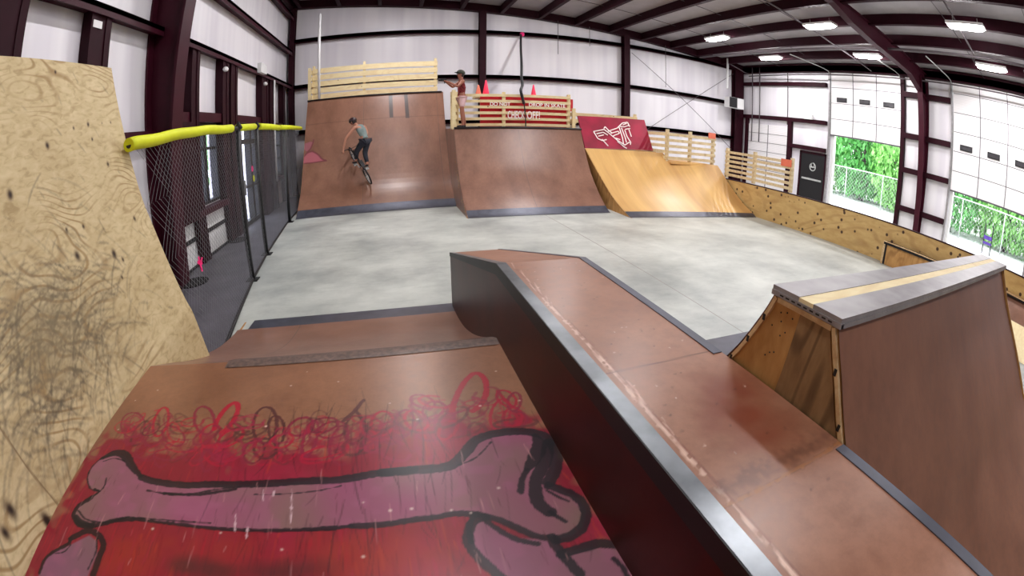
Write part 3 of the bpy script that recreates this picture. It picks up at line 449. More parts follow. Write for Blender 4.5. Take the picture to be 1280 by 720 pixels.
for y, l in ((3.4, 'deep maroon roof rafter crossing the hall above the two roll-up doors'), (-2.1, 'deep maroon roof rafter crossing the hall behind the camera')):
    mb = MB(); xs = [(XL+.06, .42), (-.5, .3), (2.5, .12), (5.05, .12), (5.5, .23), (6.2, .28), (7.6, .26), (XR-.06, .5)]
    for (xa, da), (xb, db) in zip(xs[:-1], xs[1:]):
        za, zb = roofz(xa)-.13, roofz(xb)-.13
        mb.prism([(xa, y-.008, za), (xb, y-.008, zb), (xb, y-.008, zb-db), (xa, y-.008, za-da)], (0, .016, 0))
        mb.prism([(xa, y-.06, za-da), (xb, y-.06, zb-db), (xb, y-.06, zb-db-.015), (xa, y-.06, za-da-.015)], (0, .12, 0))
        mb.prism([(xa, y-.06, za), (xb, y-.06, zb), (xb, y-.06, zb-.015), (xa, y-.06, za-.015)], (0, .12, 0))
    tag(mb.build('roof_rafter', M['maroon']), l, 'rafter')
# back-wall posts and rake beam
for x0, x1, l in ((-1.98, -1.88, 'maroon corner post where left and back walls meet'), (1.71, 1.84, 'maroon back-wall post behind the standing person'),
                  (4.84, 4.98, 'maroon back-wall post behind the crimson graffiti board'), (8.12, 8.42, 'thick maroon corner post beside the hanging speaker box')):
    y0 = 8.72; mb = MB(); zt = roofz((x0+x1)/2)-.16
    mb.box(x0, x1, y0, y0+.02, 0, zt); mb.box(x0, x1, 8.86, 8.88, 0, zt); mb.box((x0+x1)/2-.01, (x0+x1)/2+.01, y0+.02, 8.86, 0, zt)
    tag(mb.build('wall_post', M['maroon_dark']), l, 'post')
ti = [0]
def trim(mb, mat='maroon_dark'):
    ti[0] += 1; return struct('trim_%d' % ti[0], mb, M[mat])
mb = MB(); mb.prism([(XL, 8.74, roofz(XL)-.0), (XR, 8.74, roofz(XR)-.0), (XR, 8.74, roofz(XR)-.17), (XL, 8.74, roofz(XL)-.17)], (0, .12, 0)); trim(mb)
for z in (1.22, 2.12, 3.06):                                   # back girts
    trim(MB().box(XL+.02, XR-.05, 8.8, 8.895, z-.035, z+.035).box(XL+.02, XR-.05, 8.8, 8.815, z-.06, z+.035))
for z, hh in ((2.14, .06), (2.82, .07), (3.55, .07)):                          # left-wall girts
    for a, b in ((YF+.02, 3.38), (3.42, YB-.2)):
        trim(MB().box(XL+.002, XL+.13, a, b, z-.02, z+.02).box(XL+.115, XL+.13, a, b, z-hh, z+.02), 'maroon')
# left-wall window-bay framing
for a, b in ((1.2, 1.62), (2.33, 2.55), (4.08, 4.24), (4.97, 5.14), (5.26, 5.47), (6.66, 6.98), (7.15, 7.38), (8.08, 8.2)):
    trim(MB().box(XL+.002, XL+.10, a, b, 0, 2.12).box(XL+.10, XL+.11, a-.02, a+.05, 0, 2.12).box(XL+.10, XL+.11, b-.05, b+.02, 0, 2.12))
for a, b, z0, z1 in ((3.44, 4.08, 1.36, 1.46), (4.24, 4.97, 1.37, 1.47), (5.47, 6.66, 1.37, 1.47), (7.38, 8.08, 1.3, 1.4), (2.55, 3.36, 1.2, 1.3), (1.62, 2.33, 1.2, 1.3)):
    trim(MB().box(XL+.002, XL+.09, a, b, z0, z1), 'maroon')
trim(MB().box(XL+.002, XL+.12, 3.42, 4.97, .44, .5), 'maroon')
trim(MB().box(XL+.002, XL+.05, 3.42, 5.2, .24, .28), 'black')
trim(MB().box(XL+.002, XL+.10, 7.15, 8.2, .42, .48), 'maroon')
for a in (3.5,):
    trim(MB().box(XL+.002, XL+.13, 3.5, 4.08, .45, 1.36), 'maroon_dark')
# left windows
def window_struct(n, y0, y1, z0, z1, vb, hb):
    fr = MB(); t = .03
    fr.box(XL-.06, XL+.03, y0, y1, z0, z0+t).box(XL-.06, XL+.03, y0, y1, z1-t, z1).box(XL-.06, XL+.03, y0, y0+t, z0+t, z1-t).box(XL-.06, XL+.03, y1-t, y1, z0+t, z1-t)
    for y in vb: fr.box(XL-.05, XL+.02, y-.014, y+.014, z0+t, z1-t)
    for z in hb: fr.box(XL-.05, XL+.015, y0+t, y1-t, z-.014, z+.014)
    w = struct('window_%d' % n, fr, M['black'])
    MB().box(XL-.02, XL-.014, y0+t, y1-t, z0+t, z1-t).build('glass_pane', M['glass'], w)
window_struct(1, 4.3, 4.93, .52, 1.37, (4.56, 4.62), (1.1,))
window_struct(2, 7.42, 8.06, .5, 1.3, (7.74,), (1.02, .8))
# left glass door with sidelights
fr = MB()
for y0, y1 in ((5.5, 5.53), (5.78, 5.86), (6.22, 6.3), (6.58, 6.62)): fr.box(XL-.06, XL+.03, y0, y1, 0, 1.37)
for z0, z1 in ((1.33, 1.37), (1.1, 1.16), (.0, .06), (.5, .53)): fr.box(XL-.055, XL+.025, 5.53, 6.58, z0, z1)
dl = struct('door_1', fr, M['black'])
MB().box(XL-.02, XL-.014, 5.53, 6.58, .06, 1.33).build('glass_pane', M['glass'], dl)
MB().box(XL+.03, XL+.05, 5.84, 5.87, .42, .62).build('door_handle', M['gal'], dl)
for y, z, h, mt, l in ((5.62, .66, .1, 'pink', 'pink sticker on the glass of the left entrance door, nearer one'), (6.26, .74, .09, 'pink', 'pink sticker on the far stile of the left entrance door'),
                       (5.64, .5, .1, 'yellow', 'yellow-green sticker low on the near glass of the left entrance door'), (6.3, .6, .1, 'yellow', 'yellow-green sticker on the far stile of the left entrance door')):
    mbs = MB().prism([(XL+.032, y+.05*math.cos(t), z+h*.5*math.sin(t)) for t in [math.pi/4*k for k in range(8)]], (.004, 0, 0))
    tag(mbs.build('sticker', M[mt]), l, 'sticker')
tag(MB().prism([(XL+.032, 4.36+.05*math.cos(t), 1.02+.055*math.sin(t)) for t in [math.pi/5*k for k in range(10)]], (.004, 0, 0)).build('sticker', M['pink']), 'pink round sticker on the glass of the nearest left window', 'sticker')

# right wall: girts, jambs, doors
for z in (2.62, 1.83, 1.18, .46):
    trim(MB().box(XR-.1, XR-.004, 2.82, 3.95, z-.05, z+.05))
for z in (2.68, 1.83):
    trim(MB().box(XR-.1, XR-.004, 5.98, YB-.2, z-.045, z+.045))
trim(MB().box(XR-.1, XR-.004, 5.98, 7.12, 1.18, 1.27))
trim(MB().box(XR-.1, XR-.004, 5.9, YB-.1, 2.96, 3.12))
trim(MB().box(XR-.1, XR-.004, .6, 5.9, 3.0, 3.12))
for y0, y1 in ((3.9, 3.99), (7.02, 7.14), (8.56, 8.64)):
    trim(MB().box(XR-.09, XR-.004, y0, y1, 0, 2.96 if y0 < 5 else 1.83))
for y0, y1 in ((2.775, 2.81), (5.875, 5.92), (.86, .895)):
    trim(MB().box(XR-.06, XR+.02, y0, y1, 0, 2.97), 'greymetal')
trim(MB().box(XR+.02, XR+.09, 5.78, 5.86, 0, 1.6), 'white'); trim(MB().box(XR+.02, XR+.09, 2.70, 2.765, 0, 1.05), 'white')
# black exit door
dd = MB().box(XR-.03, XR-.006, 5.99, 6.7, 0, 1.1); db = struct('door_2', dd, M['black'])
MB().box(XR-.045, XR-.03, 6.05, 6.64, .52, .56).build('push_bar', M['gal'], db)
MB().torus((XR-.034, 6.33, .82), .085, .012, (0, 1, 0), (0, 0, .5), 20, 6).torus((XR-.034, 6.33, .86), .045, .012, (0, 1, 0), (0, 0, 1), 20, 6).box(XR-.036, XR-.03, 6.24, 6.42, .8, .83).build('emblem', M['gal'], db)
MB().box(XR-.04, XR-.006, 5.94, 5.99, 0, 1.15).box(XR-.04, XR-.006, 6.7, 6.75, 0, 1.15).box(XR-.04, XR-.006, 5.94, 6.75, 1.1, 1.15).build('door_frame', M['maroon_dark'], db)
# small closed sectional door near the far corner
sd = struct('door_3', MB().box(XR-.04, XR-.006, 7.16, 8.54, 0, 1.65), M['rollwhite'])
mbl = MB()
for k in range(1, 6): mbl.box(XR-.046, XR-.038, 7.17, 8.53, 1.65-k*.225-.006, 1.65-k*.225+.006)
mbl.box(XR-.05, XR-.038, 7.82, 7.84, 0, 1.65).build('panel_joints', M['greymetal'], sd)
# roll-up doors, raised part of the way
def rollup(n, y0, y1, zb, zw, px):
    zt = 2.97; d = MB(); p = .345; rows = []; z = zb
    while z < zt-.02: rows.append((z, min(z+p, zt))); z += p
    for a, b in rows: d.box(XR-.03, XR+.01, y0+.01, y1-.01, a+.006, b-.006)
    o = struct('door_%d' % n, d, M['rollwhite'])
    j = MB()
    for a, b in rows[1:]: j.box(XR-.026, XR, y0+.02, y1-.02, a-.008, a+.008)
    for k in (1, 2): y = y0+(y1-y0)*k/3; j.box(XR-.036, XR-.03, y-.008, y+.008, zb, zt)
    j.box(XR-.035, XR+.012, y0+.01, y1-.01, zb-.02, zb+.006)
    j.build('panel_joints', M['joint'], o)
    for k in range(3):
        y = y0+(y1-y0)*(k+.5)/3; w = .12
        f = MB().box(XR-.044, XR-.03, y-w-.02, y+w+.02, zw-.05, zw+.05).build('window_frame', M['black'], o)
        MB().box(XR-.048, XR-.043, y-w, y+w, zw-.03, zw+.03).build('window_pane', M['darkglass'], f)
rollup(4, 4.0, 5.87, 1.6, 2.37, None); rollup(5, .9, 2.77, 1.05, 1.83, None)
for (y0, y1) in ((4.0, 5.87), (.9, 2.77)):      # overhead tracks
    for y in (y0, y1):
        tag(MB().tube([(XR-.05, y, 2.9), (XR-.12, y, 2.98), (XR-.3, y, 3.0), (7.0, y, 3.0)], .01, 6).build('door_track', M['gal']), 'galvanised overhead track above the %s roll-up door, %s end' % ('farther' if y0 > 3 else 'nearer', 'far' if y == y1 else 'near'), 'track')

# purlins
for k in range(-1, 13):
    x = -1.04+.79*k
    if x > XR-.05: continue
    z = roofz(x); mb = MB()
    mb.box(x-.008, x+.008, YF, 8.74, z-.155, z-.002).box(x-.012, x+.06, YF, 8.74, z-.167, z-.152)
    trim(mb, 'maroon_dark')
trim(MB().box(XL+.002, XL+.1, YF, 8.74, roofz(XL)-.2, roofz(XL)-.01)); trim(MB().box(XR-.1, XR-.002, YF, 8.74, roofz(XR)-.2, roofz(XR)-.01))
for y in (7.4, 6.0, 4.8, 2.0, .6):            # sag rods between purlins
    mb = MB(); mb.tube([(XL+.1, y, roofz(XL)-.06), (XR-.1, y+.0, roofz(XR)-.06)], .007, 5); trim(mb, 'darkgal')

# lights
lab = {(0, 0): 'rectangular ceiling light at the far end, nearest the left wall',
       (1, 0): 'ceiling light of the middle row nearest the back wall', (1, 1): 'ceiling light of the middle row, second from the back wall', (1, 2): 'ceiling light of the middle row nearest the camera, upper right of the view',
       (2, 0): 'ceiling light of the right row nearest the back wall', (2, 1): 'ceiling light of the right row above the farther roll-up door', (2, 2): 'ceiling light of the right row above the nearer roll-up door'}
for i, x in enumerate((2.65, 5.85, 7.42, .1)):
    for j, y in list(enumerate((6.8, 4.22, 1.6, -1.0, -3.3) if i < 3 else (6.8, 4.7, 1.9, -1.0, -3.3)))[:3 if i == 0 else 4]:  # a fourth lamp in a row is unseen, added as fill for the foreground
        z = (3.42, 3.11, 3.05, 3.55)[i]
        l = lab.get((i, j), 'ceiling light above the hall, %s row, %s' % (('left', 'middle', 'right', 'leftmost')[i], ('first', 'second', 'third', 'fourth, unseen fill light added behind the camera', 'last, behind the camera')[j]))
        t = thing('ceiling_light', l, 'light', (x, y, z), 'rectangular ceiling lights')
        mb = MB(); mb.box(x-.09, x+.09, y-.3, y+.3, z+.012, z+.05); mb.build('housing', M['white'], t)
        rows = []
        for zz, k in ((z+.012, 1), (z-.012, .96), (z-.02, .8)):
            rows.append([(x+.085*k*math.copysign(abs(math.cos(a))**.5, math.cos(a)), y+.29*k*math.copysign(abs(math.sin(a))**.5, math.sin(a)), zz) for a in [2*math.pi*q/24 for q in range(24)]])
        d = MB().loft(rows, False, True); n_ = len(d.v); d.f.append(tuple(range(n_-24, n_))); d.sm.append(False)
        d.build('diffuser', M['glow'], t)
        for q in (-.2, .2): MB().tube([(x, y+q, z+.05), (x, y+q, roofz(x)-.12)], .004, 5).build('hanger', M['gal'], t)

# sprinkler pipes and conduits
def pipe(pts, r, label, name='sprinkler_pipe', cat='pipe', mat='darkgal'):
    return tag(MB().tube(pts, r, 8).build(name, M[mat]), label, cat, {'pipe': 'pipes under the roof', 'rod': 'brace rods on the back wall', 'wire': 'wires hanging on the back wall'}.get(cat))
pipe([(6.6, 8.3, 3.0), (6.66, 6.0, 3.0), (6.72, 3.0, 3.0), (6.85, -2.5, 3.0)], .02, 'long horizontal pipe running under the roof beside the right lights')
pipe([(8.3, 8.4, 2.86), (8.2, 6, 2.86), (8.2, .5, 2.88)], .014, 'thin grey pipe running above the roll-up doors')
pipe([(4.2, 4.45, 3.30), (6.7, 4.6, 3.10), (8.3, 4.65, 3.0)], .014, 'thin branch pipe crossing under the roof above the farther roll-up door')
pipe([(4.7, 1.7, 3.3), (6.95, 1.82, 3.1), (6.95, 1.82, 2.9)], .016, 'branch pipe dropping down near the nearer roll-up door')
pipe([(7.65, 8.5, 3.2), (7.62, 8.5, 2.42)], .03, 'thick white vertical drop pipe left of the speaker box', mat='white')
pipe([(7.65, 8.52, 3.1), (8.3, 8.52, 2.95), (8.4, 8.5, 2.95)], .014, 'short pipe linking the drop pipes in the far right corner')
pipe([(8.38, 8.35, 3.1), (8.38, 8.35, 1.2)], .014, 'vertical pipe beside the far corner post')
pipe([(8.4, 8.1, 3.1), (8.4, 8.1, 1.2)], .014, 'second vertical pipe, just right of the far corner post')
pipe([(XR-.03, 7.2, 3.05), (XR-.03, 7.2, 1.7)], .01, 'pair-width conduit down the wall beside the small sectional door', 'conduit')
pipe([(XL+.14, 7.32, 2.05), (XL+.16, 7.2, 2.08), (XL+.16, 7.18, .45)], .016, 'white conduit running down the left wall beside the entrance door', 'conduit', 'conduit', 'white')
for x, y0, l in ((5.9, 8.4, 'diagonal brace rod rising to the right on the back wall'), (0, 0, 'diagonal brace rod falling to the right on the back wall')):
    p = [(5.05, 8.78, 2.9), (8.1, 8.78, .9)] if not x else [(5.05, 8.79, .9), (8.1, 8.79, 2.9)]
    pipe(p, .006, l, 'brace_rod', 'rod')
# thin hanging wires on the back wall
for x, z0, l in ((3.3, 2.65, 'thin wire hanging down the upper back wall, left one'), (5.9, 2.2, 'thin wire with a weight hanging on the back wall at the right'), (4.0, 2.9, 'thin short wire on the upper back wall above the crimson board')):
    pipe([(x, 8.7, roofz(x)-.15), (x, 8.7, z0)], .006, l, 'hanging_wire', 'wire')

# speaker box in the far right corner
t = thing('speaker_box', 'white box with a dark grille hanging in the far right corner', 'speaker', (7.9, 8.45, 1.98))
MB().box(7.62, 8.12, 8.4, 8.6, 1.96, 2.22).build('cabinet', M['white'], t)
MB().box(7.615, 7.87, 8.385, 8.4, 1.965, 2.215).build('grille', M['black'], t)
MB().tube([(8.1, 8.5, 2.05), (8.3, 8.73, 2.05)], .014, 6).build('bracket', M['gal'], t)
# exit sign and sensors on the left wall
tag(MB().box(XL+.13, XL+.19, 6.3, 6.62, 2.1, 2.24).build('exit_sign', M['white']), 'small white exit sign box on the left wall girt', 'sign')
tag(MB().box(8.36, 8.45, 6.35, 6.6, 1.87, 1.98).build('exit_sign', M['white']), 'small white exit sign box above the black door', 'sign')
for y, l in ((4.98, 'small white sensor on the left wall post nearer the steel column'), (6.75, 'small white sensor on the left wall post above the entrance door')):
    t = tag(MB().sphere((XL+.13, y, 1.98), .035, .05, .03).build('sensor', M['white']), l, 'sensor')
tag(MB().box(XL+.108, XL+.114, 2.33, 2.44, 1.99, 2.04).build('tag_label', M['white']), 'small white tag on the left wall post above the plywood', 'tag')

# ================================================================== OUTSIDE
struct('ground', MB().box(XR+.1, XR+22, YF-14, YB+26, -.14, -.02), M['tarmac'])
struct('ground', MB().box(XL-16, XL-.1, YF-10, YB+16, -.14, -.02), M['tarmac'])
def tree(x, y, h, label, seed, mat):
    rnd = random.Random(seed); t = thing('tree', label, 'tree', (x, y, -.02), 'trees beyond the yard fence')
    mb = MB(); mb.tube([(x, y, -.02), (x+.1, y, h*.4), (x+rnd.uniform(-.3, .3), y+.1, h*.85)], [.12, .09, .03], 8)
    for k in range(7):
        a = rnd.uniform(0, 6.28); z = rnd.uniform(.1, .7)*h; mb.tube([(x, y, z), (x+math.cos(a)*.8, y+math.sin(a)*.8, z+.5)], [.05, .015], 6)
    mb.build('trunk', M['bark'], t)
    lf = MB()
    for k in range(3800):
        a = rnd.uniform(0, 6.28); u = rnd.random()**.5; zz = rnd.uniform(.03, 1); r = 1.1*u*(1.15-abs(zz-.5)*.9)
        c = Vector((x+math.cos(a)*r, y+math.sin(a)*r, zz*h)); e = Euler((rnd.uniform(0, 6), rnd.uniform(0, 6), 0)).to_matrix()
        s_ = rnd.uniform(.05, .12); lf.add([c+e@Vector(p)*s_ for p in ((-1, 0, 0), (0, -.45, 0), (1, 0, 0), (0, .45, 0))], [(0, 1, 2, 3)])
    lf.build('foliage', mat, t)
rnd = random.Random(3)
tlabels = []
k = 0
for xx, ys in ((13.2, [-1.5, .4, 2.2, 4.1, 6.0, 7.9, 9.8, 11.6]), (15.0, [-.5, 1.5, 3.4, 5.3, 7.4, 9.2, 11.2, 13.5])):
    for y in ys:
        tree(xx+rnd.uniform(-.4, .4), y, rnd.uniform(2.6, 3.8), 'leafy green tree beyond the yard fence outside the roll-up doors', k, M['leaf' if k % 2 else 'leaf2']); k += 1
# yard fence
t = thing('yard_fence', 'chain-link fence across the yard outside the roll-up doors', 'fence', (11.8, 0, 0))
for q in range(12):
    y = -2+q*1.35; MB().tube([(11.8, y, 0), (11.8, y, .95)], .018, 6).build('post', M['gal'], t)
MB().tube([(11.8, -2.2, .95), (11.8, 13, .95)], .018, 6).build('top_rail', M['gal'], t)
wire = MB(); y = -2.2
while y < 13:
    for s_ in (1, -1):
        a = (11.8, y, 0 if s_ > 0 else .93); b = (11.8, y+.93, .93 if s_ > 0 else 0); wire.bar(a, b, .004, .004, (1, 0, 0))
    y += .11
wire.build('mesh', M['gal'], t)
# low fence by the left windows
for i, y in enumerate((4.2, 6.0, 8.2)):
    tree(XL-3.2-(i % 2)*.6, y+1.5, 2.4, 'pale green tree outside the left windows', 60+i, M['leaf2'])
t = thing('safety_barrel', 'dark purple and white striped post-like rack in the yard outside the nearer roll-up door', 'stand', (10.6, 2.2, 0))
for y in (2.12, 2.34): MB().tube([(10.6, y, -.02), (10.6, y, .62)], .016, 6).build('upright', M['black'], t)
MB().box(10.57, 10.63, 2.12, 2.34, .3, .38).box(10.57, 10.63, 2.12, 2.34, .2, .25).build('purple_band', M['purple'], t)
MB().sphere((10.6, 2.23, .47), .06).build('white_tank', M['white'], t)
# ================================================================== RAMPS
def qpipe(label, x0, x1, prof, toe, deck_to, board, mat_side='plyold', rise=None):
    """quarter pipe facing the camera: toe plate, riding surface, sides, deck, coping"""
    t = thing('quarter_pipe', label, 'skate ramp', (x0, prof[0][0], 0), 'quarter pipes along the back wall')
    P = smooth_profile(prof); P = [(a, max(b, .004)) for a, b in P]
    H = P[-1][1]
    return t, P, H
def side_panel(P, x, th, deck_to, H):
    poly = [(x, a, b-.012) for a, b in P]+[(x, deck_to, H-.012), (x, deck_to, 0)]
    poly = [(x, P[0][0], 0)]+[p for p in poly if p[2] > 0.001]+[(x, deck_to, 0)]
    return MB().prism(poly, (th, 0, 0))
def riding(P, x0, x1, nx=6, skip=0):
    xs = [x0+(x1-x0)*k/nx for k in range(nx+1)]
    mb = MB().loft([[(x, a, b) for x in xs] for a, b in P[skip:]])
    return mb
# --- tall left quarter pipe
X1L = .852
LP = [(5.97, .0), (6.1, .06), (6.5, .31), (6.85, .73), (7.1, 1.15), (7.4, 1.68)]
t, P, H = qpipe('tallest brown quarter pipe at the back left, the cyclist riding on it', -1.34, .82, LP, 0, 8.2, 'board_left')
cv = Canvas(-1.34, X1L, .085, 1.68, .006)
lip = LIN(176, 96, 108); lipd = LIN(112, 52, 62)
cv.poly([(-1.36, .758), (-1.285, .836), (-1.21, .852), (-1.119, .795), (-1.053, .729), (-1.014, .703), (-1.101, .70), (-1.226, .695), (-1.36, .70)], lip, .85)
cv.stroke([(-1.36, .77), (-1.285, .845), (-1.21, .858), (-1.119, .805), (-1.053, .735), (-.98, .70)], .022, lipd, .8)
cv.stroke([(-1.36, .695), (-1.226, .69), (-1.101, .695), (-1.0, .70)], .018, lipd, .8)
cv.poly([(-1.36, .99), (-1.3, 1.0), (-1.244, 1.013), (-1.205, .996), (-1.238, .903), (-1.287, .86), (-1.36, .91)], LIN(160, 96, 108), .75)
cv.stroke([(-1.2, 1.03), (-1.21, .98), (-1.245, .9), (-1.29, .86)], .022, lipd, .8)
cv.poly([(-.02, 1.66), (.04, 1.66), (.05, 1.28), (-.01, 1.28)], LIN(44, 26, 22), .95); cv.poly([(.225, 1.66), (.28, 1.66), (.30, 1.26), (.24, 1.26)], LIN(44, 26, 22), .95)
cv.poly([(.04, 1.62), (.225, 1.62), (.24, 1.3), (.05, 1.3)], LIN(160, 108, 84), .4)
cv.stroke([(-1.34, 1.28), (.85, 1.28)], .008, LIN(84, 52, 42), .5)
pa = np.array([a for a, b in P]); pb = np.array([b for a, b in P])
cv.build('riding_surface', M['board_left'], t, 'paint', lambda U, V: (U, np.interp(V, pb, pa), V))
i5 = max(i for i, (a, b) in enumerate(P) if b <= .085)
riding(P[:i5+2], -1.34, X1L, 4).build('toe_plate', M['toe'], t)
for x in (-1.345, .838): side_panel(P, x, .015, 8.2, H).build('side_panel', M['plyold'], t)
MB().box(-1.34, X1L, 7.4, 8.2, H-.012, H+.004).build('deck', M['board'], t)
MB().tube([(-1.35, 7.39, H+.002), (.83, 7.39, H+.002)], .014, 8).build('coping', M['darkcoping'], t)
# --- middle quarter pipe
MP = [(5.08, .0), (5.2, .05), (5.45, .21), (5.72, .45), (5.93, .74), (6.11, 1.055)]
t, P, H = qpipe('middle brown quarter pipe below the red sign, the standing person on its deck', .86, 2.67, MP, 0, 7.4, 'board')
i5 = max(i for i, (a, b) in enumerate(P) if b <= .085)
riding(P, .86, 2.67, 6, i5).build('riding_surface', M['board'], t)
riding(P[:i5+1], .86, 2.67, 4).build('toe_plate', M['toe'], t)
side_panel(P, .85, .012, 7.4, H).build('side_panel', M['board'], t); side_panel(P, 2.66, .012, 7.4, H).build('side_panel', M['board'], t)
MB().box(.86, 2.67, 6.11, 7.4, H-.012, H+.003).build('deck', M['board'], t)
MB().tube([(.85, 6.1, H+.002), (2.68, 6.1, H+.002)], .014, 8).build('coping', M['darkcoping'], t)
scr = MB()
for k in range(40):
    a = random.random(); i = int(a*(len(P)-1)); scr.sphere((.848, P[i][0]+random.uniform(.0, .08), P[i][1]*random.uniform(.6, .95)), .005, n=6, mrings=4)
o = scr.build('screw_heads', M['lumber'], t); o['kind'] = 'stuff'
# --- yellow quarter pipe, taller step on its left
t = thing('quarter_pipe', 'yellow quarter pipe at the back right below the crimson graffiti board', 'skate ramp', (2.78, 4.7, 0), 'quarter pipes along the back wall')
LPf = smooth_profile([(4.72, .0), (4.85, .03), (5.27, .19), (5.70, .45), (6.18, .775)]); RPf = smooth_profile([(4.72, .0), (4.78, .04), (5.06, .165), (5.37, .37), (5.72, .65)])
def yrow(f, hmax=9):
    x = 2.78+(4.97-2.78)*f; rows = []
    for (a, b), (c, d) in zip(LPf, RPf):
        rows.append((x, a+(c-a)*f, max(.004, b+(d-b)*f)))
    return rows
def hy(f): return .775 if f <= .552 else (.775-(f-.552)/.035*.105 if f < .587 else .67-.02*(f-.587)/.413)
def row(f, z0, z1, n):
    r = yrow(f); zz = np.array([p[2] for p in r]); yy = np.array([p[1] for p in r]); out = []
    zz, k = np.maximum.accumulate(zz)+np.arange(len(zz))*1e-6, 0
    for q in range(n+1):
        z = z0+(z1-z0)*(q/n)**1.25; out.append((r[0][0], float(np.interp(z, zz, yy)), z))
    return out
FS = [0, .1, .2, .3, .4, .5, .552, .587, .65, .75, .85, .95, 1.0]
MB().loft([row(f, .05, hy(f), 18) for f in FS]).build('riding_surface', M['yelboard'], t)
MB().loft([row(f, .0041, .05, 6) for f in FS]).build('toe_plate', M['toe'], t)
MB().prism([(2.775, LPf[0][0], 0)]+[(2.775, a, max(b-.01, .001)) for a, b in LPf]+[(2.775, 7.2, .765), (2.775, 7.2, 0)], (.012, 0, 0)).build('side_panel', M['plyold'], t)
MB().prism([(4.965, RPf[0][0], 0)]+[(4.965, a, max(b-.01, .001)) for a, b in RPf]+[(4.965, 7.2, .64), (4.965, 7.2, 0)], (.012, 0, 0)).build('side_panel', M['plyold'], t)
MB().box(4.04, 4.97, 5.75, 7.2, .62, .648).build('deck', M['yelboard'], t)
MB().box(2.79, 4.04, 6.2, 7.2, .74, .77).build('deck', M['yelboard'], t)
# crimson board with white tag
t = thing('graffiti_board', 'crimson board with a white graffiti tag behind the yellow quarter pipe', 'board', (2.78, 6.19, .78))
def tilt(x, z, e=0): f = (z-.775)/.5; return (x, 6.2+.3*f-e, z)
MB().prism([tilt(2.79, .775), tilt(3.99, .79), tilt(3.99, 1.285), tilt(2.79, 1.27)], (0, .03, 0)).build('panel', M['pinkboard'], t)
tg = MB()
def ln(pts, w):
    c = [tilt(x, z, .012) for x, z in pts]
    for a, b in zip(c[:-1], c[1:]): tg.bar(a, b, w, .006, (0, -1, .2))
for pts in ([(2.99, 1.035), (3.18, 1.075), (3.25, 1.02), (3.36, .92), (3.48, .85), (3.58, .9)], [(2.99, 1.035), (3.03, .93), (3.1, .9), (3.18, .92)], [(3.03, 1.0), (3.15, 1.03), (3.22, .99)], [(3.05, .965), (3.15, .99)],
            [(3.18, 1.09), (3.21, 1.12), (3.26, 1.06), (3.30, 1.03)], [(3.24, 1.05), (3.42, 1.11), (3.54, 1.2), (3.64, 1.22), (3.66, 1.15)], [(3.28, 1.02), (3.42, 1.06), (3.44, 1.03), (3.33, .99), (3.3, .97)],
            [(3.46, 1.13), (3.47, .96), (3.46, .87)], [(3.5, 1.12), (3.52, .97), (3.52, .89)], [(3.55, 1.09), (3.56, .98), (3.6, .9), (3.58, .86)], [(3.42, .93), (3.34, .95), (3.38, .9)], [(3.48, 1.14), (3.56, 1.14), (3.65, 1.17)],
            [(3.56, 1.1), (3.66, 1.12)], [(3.63, 1.1), (3.64, .99)], [(3.1, .92), (3.15, .86), (3.18, .82)], [(3.36, .9), (3.46, .82), (3.5, .8)], [(3.54, 1.17), (3.62, 1.2)]):
    ln(pts, .016)
tg.build('white_tag', M['letter'], t)

# ------------------------------------------------------------------ guard rails
def guard_rail(label, p, q, z0, z1, nslat, mat='pine', posts=(0, 1), slat_h=None, th=.018, gap_rows=None, postz=.03, group=None):
    """slatted timber rail from p to q (xy), boards between z0 and z1"""
    t = thing('guard_rail', label, 'railing', (p[0], p[1], z0), group or 'timber guard rails on the ramps')
    d = Vector((q[0]-p[0], q[1]-p[1], 0)); L = d.length; d /= L; nrm = Vector((d.y, -d.x, 0))
    pitch = (z1-z0)/nslat; h = slat_h or pitch*.62
    for k in range(nslat):
        zc = z0+pitch*(k+.5)
        MB().bar(Vector((p[0], p[1], zc))+nrm*.02, Vector((q[0], q[1], zc))+nrm*.02, th, h).build('slat', M[mat], t)
    for f in posts:
        c = Vector((p[0], p[1], 0))+d*L*f
        MB().bar(c+Vector((0, 0, z0-.02))-nrm*.015, c+Vector((0, 0, z1+postz))-nrm*.015, .042, .05, nrm).build('post', M[mat], t)
    return t
guard_rail('pale pine slatted guard rail on the deck of the tallest quarter pipe', (-1.3, 7.6), (.78, 7.6), 1.69, 2.25, 5, 'pine', (.01, .42, .985), slat_h=.084, postz=.04)
guard_rail('short return guard rail at the left end of the tallest quarter pipe deck', (-1.32, 7.5), (-1.32, 8.15), 1.69, 2.22, 5, 'pine', (0.02, .95), slat_h=.07)
guard_rail('pale pine slatted guard rail in front of the red sign', (.95, 6.5), (2.66, 6.5), 1.06, 1.585, 6, 'pine', (.0, .4, .99), slat_h=.04, postz=.01)
guard_rail('short slanted guard rail left of the standing person', (.87, 6.16), (.89, 6.46), 1.06, 1.56, 5, 'pine', (0.02, .98), slat_h=.055)
guard_rail('short guard rail stub right of the red sign', (2.72, 6.45), (2.72, 6.9), 1.0, 1.35, 3, 'pine', (0.02, .98), slat_h=.06)
guard_rail('long pine top rail showing above the crimson graffiti board', (2.8, 6.95), (4.1, 6.95), 1.15, 1.36, 2, 'pine', (.02, .98), slat_h=.06)
guard_rail('weathered slatted guard rail on the deck of the yellow quarter pipe', (4.02, 5.86), (5.0, 5.86), .66, 1.12, 5, 'pinegrey', (.01, .47, .97), slat_h=.045)
guard_rail('pine side rail between the crimson board and the yellow ramp guard rail', (3.98, 5.88), (3.98, 6.7), .66, 1.12, 5, 'pine', (.97,), slat_h=.05)
